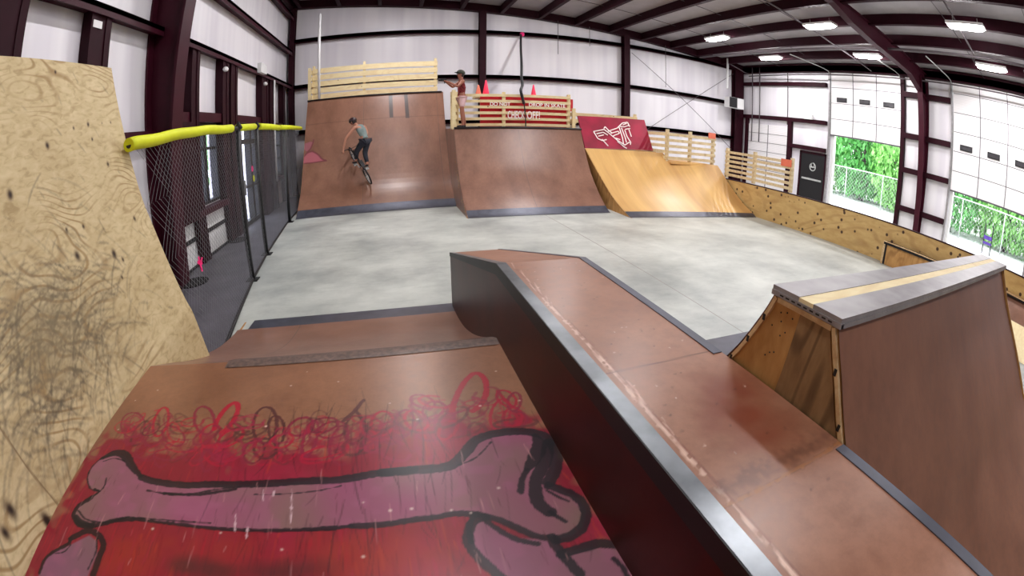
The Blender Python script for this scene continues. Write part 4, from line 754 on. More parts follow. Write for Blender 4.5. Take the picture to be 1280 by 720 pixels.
guard_rail('weathered slatted guard rail standing on the right plywood barrier', (5.03, 5.58), (5.03, 4.12), .50, .93, 6, 'pinegrey', (.01, .45, .98), slat_h=.04)
for (x0, x1, y0, y1, z0, z1, l) in ((4.83, 4.98, 5.822, 5.832, 1.08, 1.175, 'orange square tag on the right end of the yellow ramp guard rail'), (4.992, 5.002, 4.13, 4.33, .83, .93, 'orange square tag on the end of the barrier guard rail')):
    tag(MB().box(x0, x1, y0, y1, z0, z1).build('orange_tag', M['orange']), l, 'tag')
# red sign behind the rail
t = thing('red_sign', 'red sign board with white lettering behind the slatted rail', 'sign', (1.3, 6.58, 1.06))
MB().box(1.3, 2.66, 6.575, 6.6, 1.06, 1.55).build('board', M['red'], t)
MB().box(2.66, 2.74, 6.575, 6.6, 1.34, 1.53).build('board_end', M['red'], t)
def text(s, x, y, z, w, h, name, parent, mat='letter'):
    cu = bpy.data.curves.new('t', 'FONT'); cu.body = s; cu.extrude = .003; cu.offset = .018
    o = bpy.data.objects.new('t', cu); COL.objects.link(o); bpy.context.view_layer.update()
    me = bpy.data.meshes.new_from_object(o.evaluated_get(bpy.context.evaluated_depsgraph_get()))
    bpy.data.objects.remove(o)
    xs = [v.co.x for v in me.vertices]; ys = [v.co.y for v in me.vertices]; sx = w/(max(xs)-min(xs)); sy = h/(max(ys)-min(ys)); x0 = min(xs); y0 = min(ys)
    o0 = world_loc(parent)
    for v in me.vertices:
        c = v.co.copy(); v.co = (Vector((x+(c.x-x0)*sx, y+(-c.z*1.0), z+(c.y-y0)*sy))*S)-o0
    me.materials.append(M[mat]); ob = bpy.data.objects.new(name, me); COL.objects.link(ob); ob.parent = parent; return ob
text('DO NOT', 1.42, 6.462, 1.383, .3, .055, 'lettering', t); text('DROP IN SKATE', 2.0, 6.462, 1.383, .57, .055, 'lettering', t)
text('CHECK', 1.68, 6.462, 1.19, .26, .12, 'lettering', t); text('OFF!', 1.97, 6.462, 1.19, .2, .12, 'lettering', t)
# cones on the rail
def cone(x, y, z, r, h, label, mat='cone'):
    t = thing('traffic_cone', label, 'cone', (x, y, z), 'traffic cones behind the red sign')
    MB().box(x-r*1.25, x+r*1.25, y-r*1.25, y+r*1.25, z, z+.012).build('base', M[mat], t)
    rows = [[(x+q*math.cos(a), y+q*math.sin(a), z+.012+zz) for a in [2*math.pi*k/14 for k in range(14)]] for q, zz in ((r, 0), (r*.62, h*.45), (r*.2, h*.97), (r*.02, h))]
    MB().loft(rows, True, True).build('cone', M[mat], t)
MB_shelf = MB().box(1.25, 2.7, 6.62, 6.95, 1.52, 1.55)
tag(MB_shelf.build('shelf_board', M['pine']), 'narrow pine shelf behind the red sign carrying the traffic cones', 'shelf')
cone(1.42, 6.75, 1.55, .055, .24, 'bright pink traffic cone beside the back-wall post, tallest'); cone(2.16, 6.75, 1.55, .045, .19, 'bright pink traffic cone standing alone right of the hanging black rope')
cone(1.30, 6.72, 1.55, .05, .16, 'pale orange traffic cone right behind the standing person', 'orange')
# black rope with pink end
t = thing('hanging_rope', 'thick black rope with a pink end hanging in front of the red sign', 'rope', (2.23, 6.45, 1.3))
MB().tube(catmull([(2.533, 8.74, 3.027), (2.319, 8.0, 2.586), (2.13, 7.3, 2.164), (2.014, 6.9, 1.875), (1.939, 6.6, 1.724), (1.863, 6.42, 1.618), (1.887, 6.42, 1.51), (1.912, 6.42, 1.414)], 5), .022, 8).build('rope', M['black'], t); MB().tube(catmull([(1.912, 6.42, 1.414), (1.924, 6.42, 1.33), (1.937, 6.42, 1.174), (1.938, 6.42, 1.067)], 5), .009, 6).build('thin_tail', M['black'], t)
MB().sphere((2.56, 8.74, 3.03), .05).build('pink_wrap', M['pink'], t)
# white pole on tallest ramp
t = tag(MB().tube([(-1.16, 7.45, 1.68), (-1.19, 7.5, 3.2)], .022, 8).build('white_pole', M['white']), 'tall thin white pole standing at the left end of the tallest ramp deck', 'pole')

# ------------------------------------------------------------------ right plywood barrier
t = thing('plywood_barrier', 'long knotty plywood barrier along the right side of the floor', 'barrier', (5.0, 4, 0))
bp = [(4.985, 5.75), (5.03, 4.2), (5.1, 2.5), (5.1, -3.5)]
for (xa, ya), (xb, yb) in zip(bp[:-1], bp[1:]):
    MB().prism([(xa, ya, 0), (xb, yb, 0), (xb, yb, .46), (xa, ya, .46)], (.03, 0, 0)).build('panel', M['plybarrier'], t)
    MB().prism([(xa-.006, ya, .458), (xb-.006, yb, .458), (xb-.006, yb, .468), (xa-.006, ya, .468)], (.06, 0, 0)).build('cap_strip', M['maroon_dark'], t)
t = thing('low_plywood_box', 'low plywood box with dark top edge standing against the right barrier', 'box', (5.05, 1.9, 0))
MB().box(4.99, 5.09, 1.3, 2.42, 0, .235).build('body', M['plyold'], t)
MB().box(4.975, 5.095, 1.3, 2.44, .228, .255).build('top_edge', M['blackmatte'], t); MB().box(4.984, 4.99, 2.395, 2.42, 0, .228).build('side_edge', M['blackmatte'], t); MB().box(4.98, 5.0, 2.42, 2.45, 0, .25).box(4.97, 5.0, 1.3, 2.45, .255, .262).build('pale_edge', M['lumber'], t)
t = thing('bank_ramp', 'low bank with brown top and plywood foot against the right barrier behind the spine ramp', 'skate ramp', (4.6, .4, 0))
BP = smooth_profile([(3.9, .004), (4.3, .03), (4.7, .08), (4.95, .17), (5.07, .245)])
MB().loft([[(a, y, b) for y in (-1.6, -.5, .5, 1.1)] for a, b in BP[:14]]).build('plywood_foot', M['pine'], t)
MB().loft([[(a, y, b) for y in (-1.6, -.5, .5, 1.1)] for a, b in BP[13:]]).build('riding_surface', M['board'], t)
MB().prism([(a, 1.1, b) for a, b in BP]+[(5.07, 1.1, .0), (3.9, 1.1, 0)], (0, .012, 0)).build('side_panel', M['plyold'], t)
MB().box(5.03, 5.09, -1.6, 1.1, .245, .262).build('coping', M['blackmatte'], t); MB().box(5.03, 5.095, -1.6, 1.1, .262, .27).build('pale_edge', M['lumber'], t)

# ------------------------------------------------------------------ spine ramp
t = thing('spine_ramp', 'steep two-sided spine ramp with grey top at the right foreground', 'skate ramp', (1.4, .43, 0))
off = smooth_profile([(0, .764), (.03, .70), (.10, .585), (.26, .395), (.38, .27), (.6, .13), (.85, .045), (1.14, .004)])
X0, X1 = .615, 2.32
Yn, Yf_ = .355, .505
def hz(x): return .0*(x-X0)
MB().loft([[(x, Yn-a+.02*(x-X0)/1.7, b) for x in (X0, 1.0, 1.5, 2.0, X1)] for a, b in off]).build('near_riding_surface', M['board_spine'], t)
nf = [i for i, (a, b) in enumerate(off) if a <= .92][-1]
MB().loft([[(x, Yf_+a, b) for x in (X0, 1.2, X1)] for a, b in off[:nf+1]]).build('far_riding_surface', M['board_spine'], t)
MB().loft([[(x, Yf_+a, b) for x in (X0, 1.2, X1)] for a, b in off[nf:]]).build('toe_plate', M['toe'], t)
near = [(X0, Yn-a, b-.008) for a, b in off if b > .02]; far = [(X0, Yf_+a, b-.008) for a, b in off if b > .02]
def endpoly(x, ins=0): return [(x, y, max(z, 0)) for _, y, z in ([(0, far[-1][1], 0)]+far[::-1]+near+[(0, near[-1][1], 0)])]
MB().prism(endpoly(X0+.002), (.012, 0, 0)).build('end_panel', M['plyold'], t)
MB().prism(endpoly(X1-.03), (.012, 0, 0)).build('end_panel', M['plyold'], t)
# darker figured sheet on the near half of the end face, with its framing battens
nd = [p for p in near if p[2] > .3]
MB().prism([(X0+.0015, .437, .752)]+[(X0+.0015, max(p[1], -9)+.012, p[2]-.01) for p in nd]+[(X0+.0015, nd[-1][1]+.012, .3), (X0+.0015, .475, .3)], (-.003, 0, 0)).build('dark_panel', M['plydark'], t)
bt = MB()
for a, b in zip(near[:-1], near[1:]):
    if b[2] > .25: bt.bar((X0, a[1]+.005, a[2]-.002), (X0, b[1]+.005, b[2]-.002), .008, .009, (1, 0, 0))
for a, b in zip(far[:-1], far[1:]):
    if b[2] > .25: bt.bar((X0, a[1]-.005, a[2]-.002), (X0, b[1]-.005, b[2]-.002), .008, .009, (1, 0, 0))
bt.bar((X0, Yn+.01, .751), (X0, Yf_-.01, .751), .008, .009, (0, 0, 1)); bt.build('edge_batten', M['lumber'], t)
for a0, sgn, yb in ((.03, -1, Yn), (.075, -1, Yn), (.115, -1, Yn), (.02, 1, Yf_), (.05, 1, Yf_), (.085, 1, Yf_)):
    z = float(np.interp(a0, [a for a, b in off], [b for a, b in off])); y = yb+sgn*a0-sgn*.006; MB().box(X0-.0055, X0-.0045, y-.003, y+.003, z-.016, z-.004).build('dark_slot', M['black'], t)
for k in range(9): MB().box(X0-.007, X0-.006, .365+k*.0145, .373+k*.0145, .7605, .763).build('dark_slot', M['black'], t)
for y, z in [(.485, .73), (.47, .735), (.455, .73), (.48, .715), (.465, .70), (.475, .69), (.50, .70), (.49, .65), (.48, .655), (.5, .64)]: MB().sphere((X0+.002, y, z), .0018, n=6, mrings=4).build('screw_hole', M['black'], t)
MB().box(X0-.004, X1, Yn-.008, .412, .765, .774).build('top_plate', M['greymetal'], t); MB().box(X0-.004, X1, .446, Yf_+.006, .765, .774).build('top_plate', M['greymetal'], t)
MB().box(X0-.004, X1, .412, .446, .765, .773).build('pale_wood_strip', M['pine'], t)
MB().box(X0-.003, X1, Yn-.010, Yn-.001, .757, .765).build('lip_edge', M['greymetal'], t)
MB().box(X0-.006, X0+.004, Yn-.010, Yf_+.006, .757, .766).build('end_lip', M['greymetal'], t)

# ------------------------------------------------------------------ grind box (ledge) in the centre
t = thing('grind_box', 'long brown grind box with worn steel edges running through the foreground', 'skate ledge', (.306, 2.45, 0))
ZB, ZE, YC, YE, YN = .593, .324, 1.318, 2.47, -1.6
XA, XB = .306, .606
cv = Canvas(XA+.032, XB+.003, YN, YC, .004)
for k in range(26):
    y = random.uniform(-.2, 1.3); cv.stroke([(XA+.04+random.uniform(0, .01), y), (XA+.05+random.uniform(0, .012), y+random.uniform(.03, .12))], random.uniform(.002, .005), LIN(226, 190, 170), .55, True)
cv.stroke([(XA+.055, -.2), (XA+.052, .4), (XA+.058, .7), (XA+.05, 1.0), (XA+.046, 1.25)], .004, LIN(120, 62, 44), .7, rough=.004)
cv.stroke([(XA+.05, -.2), (XA+.046, .4), (XA+.05, .7), (XA+.044, 1.0)], .005, LIN(228, 196, 176), .5, rough=.008)
cv.stroke([(XA+.036, .618), (XB, .627)], .004, LIN(84, 44, 36), .8)
cv.stroke([(XA+.036, .262), (XB, .269)], .006, LIN(150, 96, 52), .9, rough=.006); cv.stroke([(XA+.05, .29), (XB, .30)], .022, LIN(72, 40, 34), .45, rough=.03, soft=.02)
cv.blob((.50, .42), .085, LIN(118, 50, 30), .8, 1.4); cv.blob((.56, .50), .07, LIN(112, 46, 26), .6, 1.2)
for k in range(60): cv.stroke([(x_ := random.uniform(XA+.06, XB-.03), y_ := random.uniform(.2, 1.3)), (x_+.001, y_+.001)], .0035, LIN(60, 36, 30) if k % 3 else LIN(230, 200, 180), .7)
cv.build('top_surface', M['board_box'], t, 'paint', lambda U, V: (U, V, U*0+ZB))
MB().prism([(XA+.036, YC, ZB), (XB-.02, YC, ZB), (XB-.02, YE, ZE), (XA+.02, YE, ZE)], (0, 0, -.01)).build('sloping_top', M['board_slope'], t)
def prism_side(x, th, mat, name, drop=0):
    return MB().prism([(x, YN, 0), (x, YE, 0), (x, YE, ZE-drop), (x, YC, ZB-drop), (x, YN, ZB-drop)], (th, 0, 0)).build(name, M[mat], t)
prism_side(XA+.001, .012, 'boxside', 'side_panel', .004); prism_side(XB-.013, .012, 'boxside', 'side_panel', .004)
MB().box(XA+.001, XB-.001, YE-.012, YE, 0, ZE-.006).build('end_panel', M['boxside'], t)
MB().prism([(XA, YN, ZB+.002), (XA+.032, YN, ZB+.002), (XA+.032, YC, ZB+.002), (XA, YC, ZB+.002)], (0, 0, -.006)).prism([(XA, YC, ZB+.002), (XA+.032, YC, ZB+.002), (XA+.02, YE, ZE+.002), (XA, YE, ZE+.002)], (0, 0, -.006)).build('left_coping', M['coping'], t)
MB().prism([(XA-.002, YN, ZB+.002), (XA-.002, YC, ZB+.002), (XA-.002, YC, ZB-.035), (XA-.002, YN, ZB-.035)], (.003, 0, 0)).prism([(XA-.002, YC, ZB+.002), (XA-.002, YE, ZE+.002), (XA-.002, YE, ZE-.02), (XA-.002, YC, ZB-.035)], (.003, 0, 0)).build('side_edge', M['black'], t)
MB().prism([(XB-.021, YN, ZB+.002), (XB+.002, YN, ZB+.002), (XB+.002, .262, ZB+.002), (XB-.021, .262, ZB+.002)], (0, 0, -.02)).prism([(XB-.021, .612, ZB+.002), (XB+.002, .612, ZB+.002), (XB+.002, YC, ZB+.002), (XB-.021, YC, ZB+.002)], (0, 0, -.02)).prism([(XB-.021, YC, ZB+.002), (XB+.002, YC, ZB+.002), (XB+.002, YE, ZE+.002), (XB-.021, YE, ZE+.002)], (0, 0, -.02)).build('right_coping', M['toe'], t)

# ------------------------------------------------------------------ painted foreground deck with its bank down to the floor
t = thing('deck_ramp', 'brown foreground ramp painted with a pink bone on red, banking down to the floor', 'skate ramp', (-.3, 1.3, 0))
ZD = .335
cv = Canvas(-1.0, XA+.005, -.1, 1.318, .0028)
al = cv.poly(D['redtop'], LIN(132, 4, 40), .93, wob=.12, soft=.06)
# uneven spray: pinker patches, dull patches
msk = al*(cv.n3 > .0)
cv.over(np.clip((cv.n3-.5)*2, 0, 1)*al*.55*np.clip((cv.U+.75)*2, 0, 1), LIN(172, 40, 72)); cv.over(np.clip((.42-cv.n1)*3, 0, 1)*al*.35, LIN(120, 26, 40))
band = np.clip((cv.V-.80)*6, 0, 1); cv.over(np.clip((cv.n1-.5)*3, 0, 1)*al*.5*band, LIN(150, 96, 74))
for c in D['orange']: cv.blob(c, .13, LIN(160, 50, 30), .35, .7)
cs = {'r': LIN(168, 12, 48), 'm': LIN(132, 30, 56), 'n': LIN(86, 42, 42)}
for k in range(700):
    x = random.uniform(-.95, .3); y = random.uniform(.35, .66) if k % 4 else random.uniform(.66, .9); l = random.uniform(.02, .09)
    cv.stroke([(x, y), (x+random.uniform(-.006, .006), y+l)], random.uniform(.003, .008), random.choice([LIN(176, 14, 44), LIN(120, 8, 30), LIN(182, 60, 30), LIN(160, 30, 60), LIN(90, 14, 26)]), random.uniform(.15, .4), True)
for pts, w, c in D['scrib']: cv.stroke(pts, w*1.7, cs[c], .9, rough=.003)
for k in range(150):                      # more looping spray along the edge
    cx = random.uniform(-.93, .26); top = .98 if cx < -.35 else (1.0 if cx > 0 else .95); cy = random.uniform(.80, top); a = random.uniform(0, 3.1); rx = random.uniform(.015, .03); ry = random.uniform(.03, .06)
    pts = [(cx+rx*math.cos(q)*math.cos(a)-ry*math.sin(q)*math.sin(a), cy+rx*math.cos(q)*math.sin(a)+ry*math.sin(q)*math.cos(a)) for q in [k2*.52 for k2 in range(11)]]
    cv.stroke(pts, random.uniform(.006, .010), random.choice([cs['r'], cs['m'], cs['n'], cs['m'], LIN(150, 30, 62)]), random.uniform(.35, .75), rough=.003)
BLK = LIN(22, 18, 24)
for c in D['smudge']: cv.blob(c, .07, LIN(66, 34, 34), .6, .5)
for P_, (ca, cb) in ((D['bone'], ((148, 80, 106), (126, 98, 90))), (D['bone2'], ((146, 84, 110), (122, 94, 86))), (D['bone3'], ((134, 80, 108), (116, 94, 86)))):
    before = cv.a.copy(); a2 = cv.poly(P_, LIN(*ca), 1, soft=.006)
    mn = np.array(P_)[:, 1].min(); mx = np.array(P_)[:, 1].max()
    cv.over(a2*np.clip(.25+1.2*(cv.n3-.35)+.35*np.clip((.62-cv.V)*6, -1, 1)*(1 if P_ is D['bone'] else 0), 0, .9), LIN(*cb))
    cv.over(a2*np.clip((cv.n1-.55)*1.5, 0, .4), LIN(158, 90, 118))
for pts, w, c in D['strokes']: cv.stroke(pts, w*2.0 if w > .004 else w*1.5, BLK, .92, taper=(w >= .014 and len(pts) < 6), rough=.003)
for k in range(120):                     # tyre and peg scratches
    x = random.gauss(-.12, .2); y = random.uniform(.4, .98); l = random.uniform(.03, .16); dx = random.uniform(-.03, .03)
    cv.stroke([(x, y), (x+dx*.6, y+l*.5), (x+dx, y+l)], random.uniform(.0022, .0042), BLK, random.uniform(.2, .55), True)
for k in range(160):
    x = random.uniform(-.9, .28); y = random.uniform(.4, .72); l = random.uniform(.015, .07)
    cv.stroke([(x, y), (x+random.uniform(-.006, .006), y+l)], random.uniform(.002, .003), random.choice([LIN(80, 24, 30), LIN(210, 150, 150), LIN(60, 30, 34)]), random.uniform(.2, .5), True)
for l in D['scr_w']: cv.stroke(l, .004, LIN(220, 190, 195), .7, True, rough=.003)
for k in range(22):
    cv.blob((random.uniform(-.93, .28), random.uniform(.5, 1.3)), .004, LIN(240, 215, 200), .6)
cv.build('painted_deck', M['board_art'], t, 'paint', lambda U, V: (U, V, U*0+ZD))
BK = smooth_profile([(1.318, .335), (1.45, .278), (1.61, .206), (1.80, .132), (2.03, .062), (2.25, .022), (2.36, .012)])
MB().loft([[(x, a, b) for x in (-.99, -.6, -.2, XA+.005)] for a, b in BK]).build('bank_surface', M['board'], t)
MB().loft([[(x, a, b) for x in (-.92, -.5, XA+.005)] for a, b in ((2.36, .012), (2.44, .007), (2.51, .003))]).build('toe_plate', M['toe'], t)
MB().loft([[(x, 1.275, ZD+.002) for x in (-.62, 0, XA)], [(x, 1.325, ZD+.002) for x in (-.62, 0, XA)], [(x, 1.39, .3095) for x in (-.62, 0, XA)]]).build('worn_joint_strip', M['coping'] if False else plain('scuffed_strip', srgb(104, 84, 76), .45, .1, .5, 30), t)
MB().box(-1.0, XA, -1.6, -.1, ZD-.01, ZD).build('rear_deck', M['board'], t)
MB().prism([(-.985, -1.6, 0), (-.985, -1.6, ZD-.012)]+[(-.985, a, b-.008) for a, b in BK]+[(-.985, 2.5, 0)], (.012, 0, 0)).build('side_panel', M['plyold'], t)

# ------------------------------------------------------------------ pale plywood wallride at the left
t = thing('plywood_wallride', 'tall pale plywood wallride leaning outward at the left foreground', 'skate ramp', (-1.1, 1.8, 0))
WP = smooth_profile([(.0, -.925), (.13, -.938), (.335, -.968), (.429, -1.0), (.727, -1.093), (.877, -1.145), (1.135, -1.215), (1.51, -1.32)])
wz = np.array([a for a, b in WP]); wx = np.array([b for a, b in WP])
cv = Canvas(-1.2, 1.8, .02, 1.51, .0045)
SC = LIN(84, 76, 62)
for y, z, r in D['knots']:
    cv.blob((y, z), r*1.1, LIN(70, 40, 22), .9, 1.2); cv.blob((y, z), r*.7, LIN(34, 18, 10), .95, 1.2)
rs = random.Random(5)
for k in range(620):                      # tyre arcs, densest at mid height
    cy = rs.gauss(1.0, .22); cz = rs.gauss(.6, .13); R = rs.uniform(.1, .5); a0 = rs.uniform(.3, 2.2); da = rs.uniform(.15, .7)
    ccy = cy-R*math.cos(a0); ccz = cz-R*math.sin(a0)
    pts = [(ccy+R*math.cos(a0+da*q/5), ccz+R*math.sin(a0+da*q/5)) for q in range(6)]
    cv.stroke(pts, rs.uniform(.0045, .010), SC, rs.uniform(.15, .5), True, rough=.004, soft=.006)
for k in range(60):
    cy = rs.uniform(.5, 1.75); cz = rs.uniform(.3, 1.45); a = rs.uniform(.4, 1.4); l = rs.uniform(.02, .08)
    cv.stroke([(cy, cz), (cy-l*math.cos(a), cz+l*math.sin(a))], rs.uniform(.004, .010), SC, rs.uniform(.2, .5), True, rough=.004)
for k in range(6): cv.blob((rs.gauss(1.0, .2), rs.gauss(.6, .1)), .2, LIN(140, 124, 92), .18, .8)
cv.stroke([(.60, .02), (.578, .32), (.567, .561), (.55, 1.0), (.54, 1.51)], .006, LIN(110, 84, 52), .8)
def wsurf(U, V): return (np.interp(V, wz, wx), U, V)
cv.build('riding_surface', M['plywall'], t, 'marks', wsurf)
MB().prism([(x-.003, 1.799, z) for z, x in WP]+[(x-.018, 1.799, z) for z, x in WP[::-1]], (0, -2.998, 0)).build('backing_sheet', M['pine'], t)
for y in (1.76, 1.0, .2, -.6): MB().prism([(-.95, y, 0), (-1.345, y, 1.45), (-1.42, y, 1.45), (-1.42, y, 0)], (0, -.03, 0)).build('rib', M['lumber'], t)
# ------------------------------------------------------------------ fence with yellow padded rail
t = thing('chain_link_fence', 'black chain-link fence with yellow foam padded top rail along the left', 'fence', (-1.18, 3.4, 0))
RL = [(-1.165, 1.74, 1.125), (-1.165, 2.05, 1.14), (-1.17, 2.5, 1.165), (-1.18, 2.95, 1.175), (-1.18, 3.33, 1.18), (-1.27, 4.17, 1.215), (-1.33, 5.4, 1.225), (-1.385, 6.9, 1.235)]
def rail_pts(a, b): return [RL[i] for i in range(a, b)]
wob = lambda P_, s_: [(p[0], p[1], p[2]+.0025*math.sin(i*1.1+s_)) for i, p in enumerate(catmull(P_, 5))]
MB().tube(catmull(RL, 5), .016, 8).build('top_rail', M['black'], t)
MB().tube(wob(RL[0:5], 0)[:-2], .031, 14).build('foam_pad', M['yellow'], t); MB().tube([(-1.187, 3.37, 1.185), (-1.262, 4.08, 1.212)], .029, 14).build('foam_pad', M['yellow'], t)
MB().tube([(-1.275, 4.26, 1.217), (-1.305, 4.9, 1.222), (-1.325, 5.3, 1.218)], .032, 14).build('foam_pad', M['yellow'], t); MB().tube([(-1.33, 5.36, 1.225), (-1.36, 6.1, 1.235), (-1.395, 7.0, 1.235)], .03, 14).build('foam_pad', M['yellow'], t)
posts = [((-1.18, 3.37), 1.19), ((-1.268, 4.17), 1.22), ((-1.39, 5.83), 1.22)]
for (x, y), z in posts:
    p = MB().tube([(x, y, 0), (x, y, z)], .021, 10).build('post', M['black'], t)
    MB().box(x-.05, x+.05, y-.05, y+.05, 0, .008).build('foot_plate', M['black'], p)
for (x, y), z in posts[:2]: MB().tube([(x-.02, y, z-.01), (x-.0, y+.02, z+.03), (x+.02, y, z-.01)], .02, 8).build('bracket', M['black'], t)
bot = [(-.985, 1.78), (-1.0, 2.14), (-1.18, 3.41), (-1.268, 4.17), (-1.417, 5.83), (-1.46, 6.8)]
by = [p[1] for p in bot]; bx = [p[0] for p in bot]; ry = [p[1] for p in RL]; rx = [p[0] for p in RL]; rz = [p[2] for p in RL]
def fp(y, v):
    a = np.array([np.interp(y, by, bx), y, .012]); b = np.array([np.interp(y, ry, rx), y, np.interp(y, ry, rz)]); return tuple(a+(b-a)*v)
wire = MB(); y = 1.75-1.15
while y < 6.9:
    for s_ in (1, -1):
        pts = [(y+1.15*q/4, (q/4 if s_ > 0 else 1-q/4)) for q in range(5)]
        pts = [p for p in pts if 1.76 <= p[0] <= 6.85]
        for a, b in zip(pts[:-1], pts[1:]): wire.bar(fp(*a), fp(*b), .0011, .0011, (1, 0, 0))
    y += .042
wire.build('wire_mesh', plain('dark_wire', srgb(140, 140, 144), .5, .3), t)
MB().tube([fp(q, 0) for q in by], .012, 6).build('bottom_wire', M['black'], t)
tag(MB().prism([(XL+.01, 1.2, .001), (-1.0, 1.2, .001), (-1.02, 2.14, .001), (-1.2, 3.41, .001), (-1.29, 4.17, .001), (-1.44, 5.83, .001), (-1.48, 8.6, .001), (XL+.01, 8.6, .001)], (0, 0, .003)).build('shaded_walkway', plain('shaded_walkway_grey', srgb(96, 94, 102), .5, 0, .2, 2)), 'dark grey walkway between the left wall and the chain-link fence, shade included in its colour', 'walkway')  # grey walkway strip, darkened in its colour for the shade behind the fence
rb = MB()
for k in range(7): a = k*.9; rb.bar((-1.062, 2.18, .468), (-1.06+.01*math.sin(a*2), 2.18+.022*math.cos(a), .468+.04*math.sin(a)), .016, .003, (1, 0, 0))
tag(rb.build('pink_ribbon', M['pink']), 'bright pink ribbon knot tied low on the chain-link fence near the wallride', 'ribbon')
t = thing('low_mesh_screen', 'low white mesh screen along the left wall under the window', 'fence', (XL+.1, 4.3, 0))
MB().box(XL+.03, XL+.035, 3.5, 5.1, .02, .44).build('screen', M['white'], t); MB().bar((XL+.06, 3.5, .02), (XL+.06, 5.1, .02), .02, .02).bar((XL+.06, 3.52, .02), (XL+.06, 3.52, .24), .02, .02).build('frame', M['black'], t)
for (x, y, l) in ((-1.78, 3.45, 'dark round disc standing in for the shadow at the foot of the tapered column'), (-1.86, 5.0, 'dark round disc standing in for the shadow at the foot of the wall post by the entrance')):  # dark discs laid down as the shadows around the column and post feet
    tag(MB().prism([(x+.14*math.cos(a), y+.14*math.sin(a), .002) for a in [math.pi/8*k for k in range(16)]], (0, 0, .012)).build('shadow_disc', M['blackmatte']), l, 'mat')
# ================================================================== PEOPLE AND BICYCLE
def skin_mesh(name, joints, edges, mat, parent, frame, sub=2):
    """one continuous surface grown over a skeleton; joints: (f, l, u, radius[, radius2])"""
    base, F, L, U = frame
    names = list(joints); me = bpy.data.meshes.new('s'); o0 = world_loc(parent)
    P = lambda j: base+F*j[0]+L*j[1]+U*j[2]
    me.from_pydata([tuple(P(joints[n])-o0) for n in names], [(names.index(a), names.index(b)) for a, b in edges], []); me.update()
    o = bpy.data.objects.new('s', me); COL.objects.link(o)
    sk = o.modifiers.new('skin', 'SKIN'); sk.use_smooth_shade = True; sk.branch_smoothing = .6
    for i, n in enumerate(names):
        j = joints[n]; v = me.skin_vertices[0].data[i]; v.radius = (j[3], j[4] if len(j) > 4 else j[3]); v.use_root = (i == 0)
    sb = o.modifiers.new('sub', 'SUBSURF'); sb.levels = sub; sb.render_levels = sub
    bpy.context.view_layer.update()
    m2 = bpy.data.meshes.new_from_object(o.evaluated_get(bpy.context.evaluated_depsgraph_get()))
    bpy.data.objects.remove(o)
    m2.materials.clear(); m2.materials.append(mat)
    for p in m2.polygons: p.use_smooth = True
    r = bpy.data.objects.new(name, m2); COL.objects.link(r); r.parent = parent; return r
def chain(names): return list(zip(names[:-1], names[1:]))
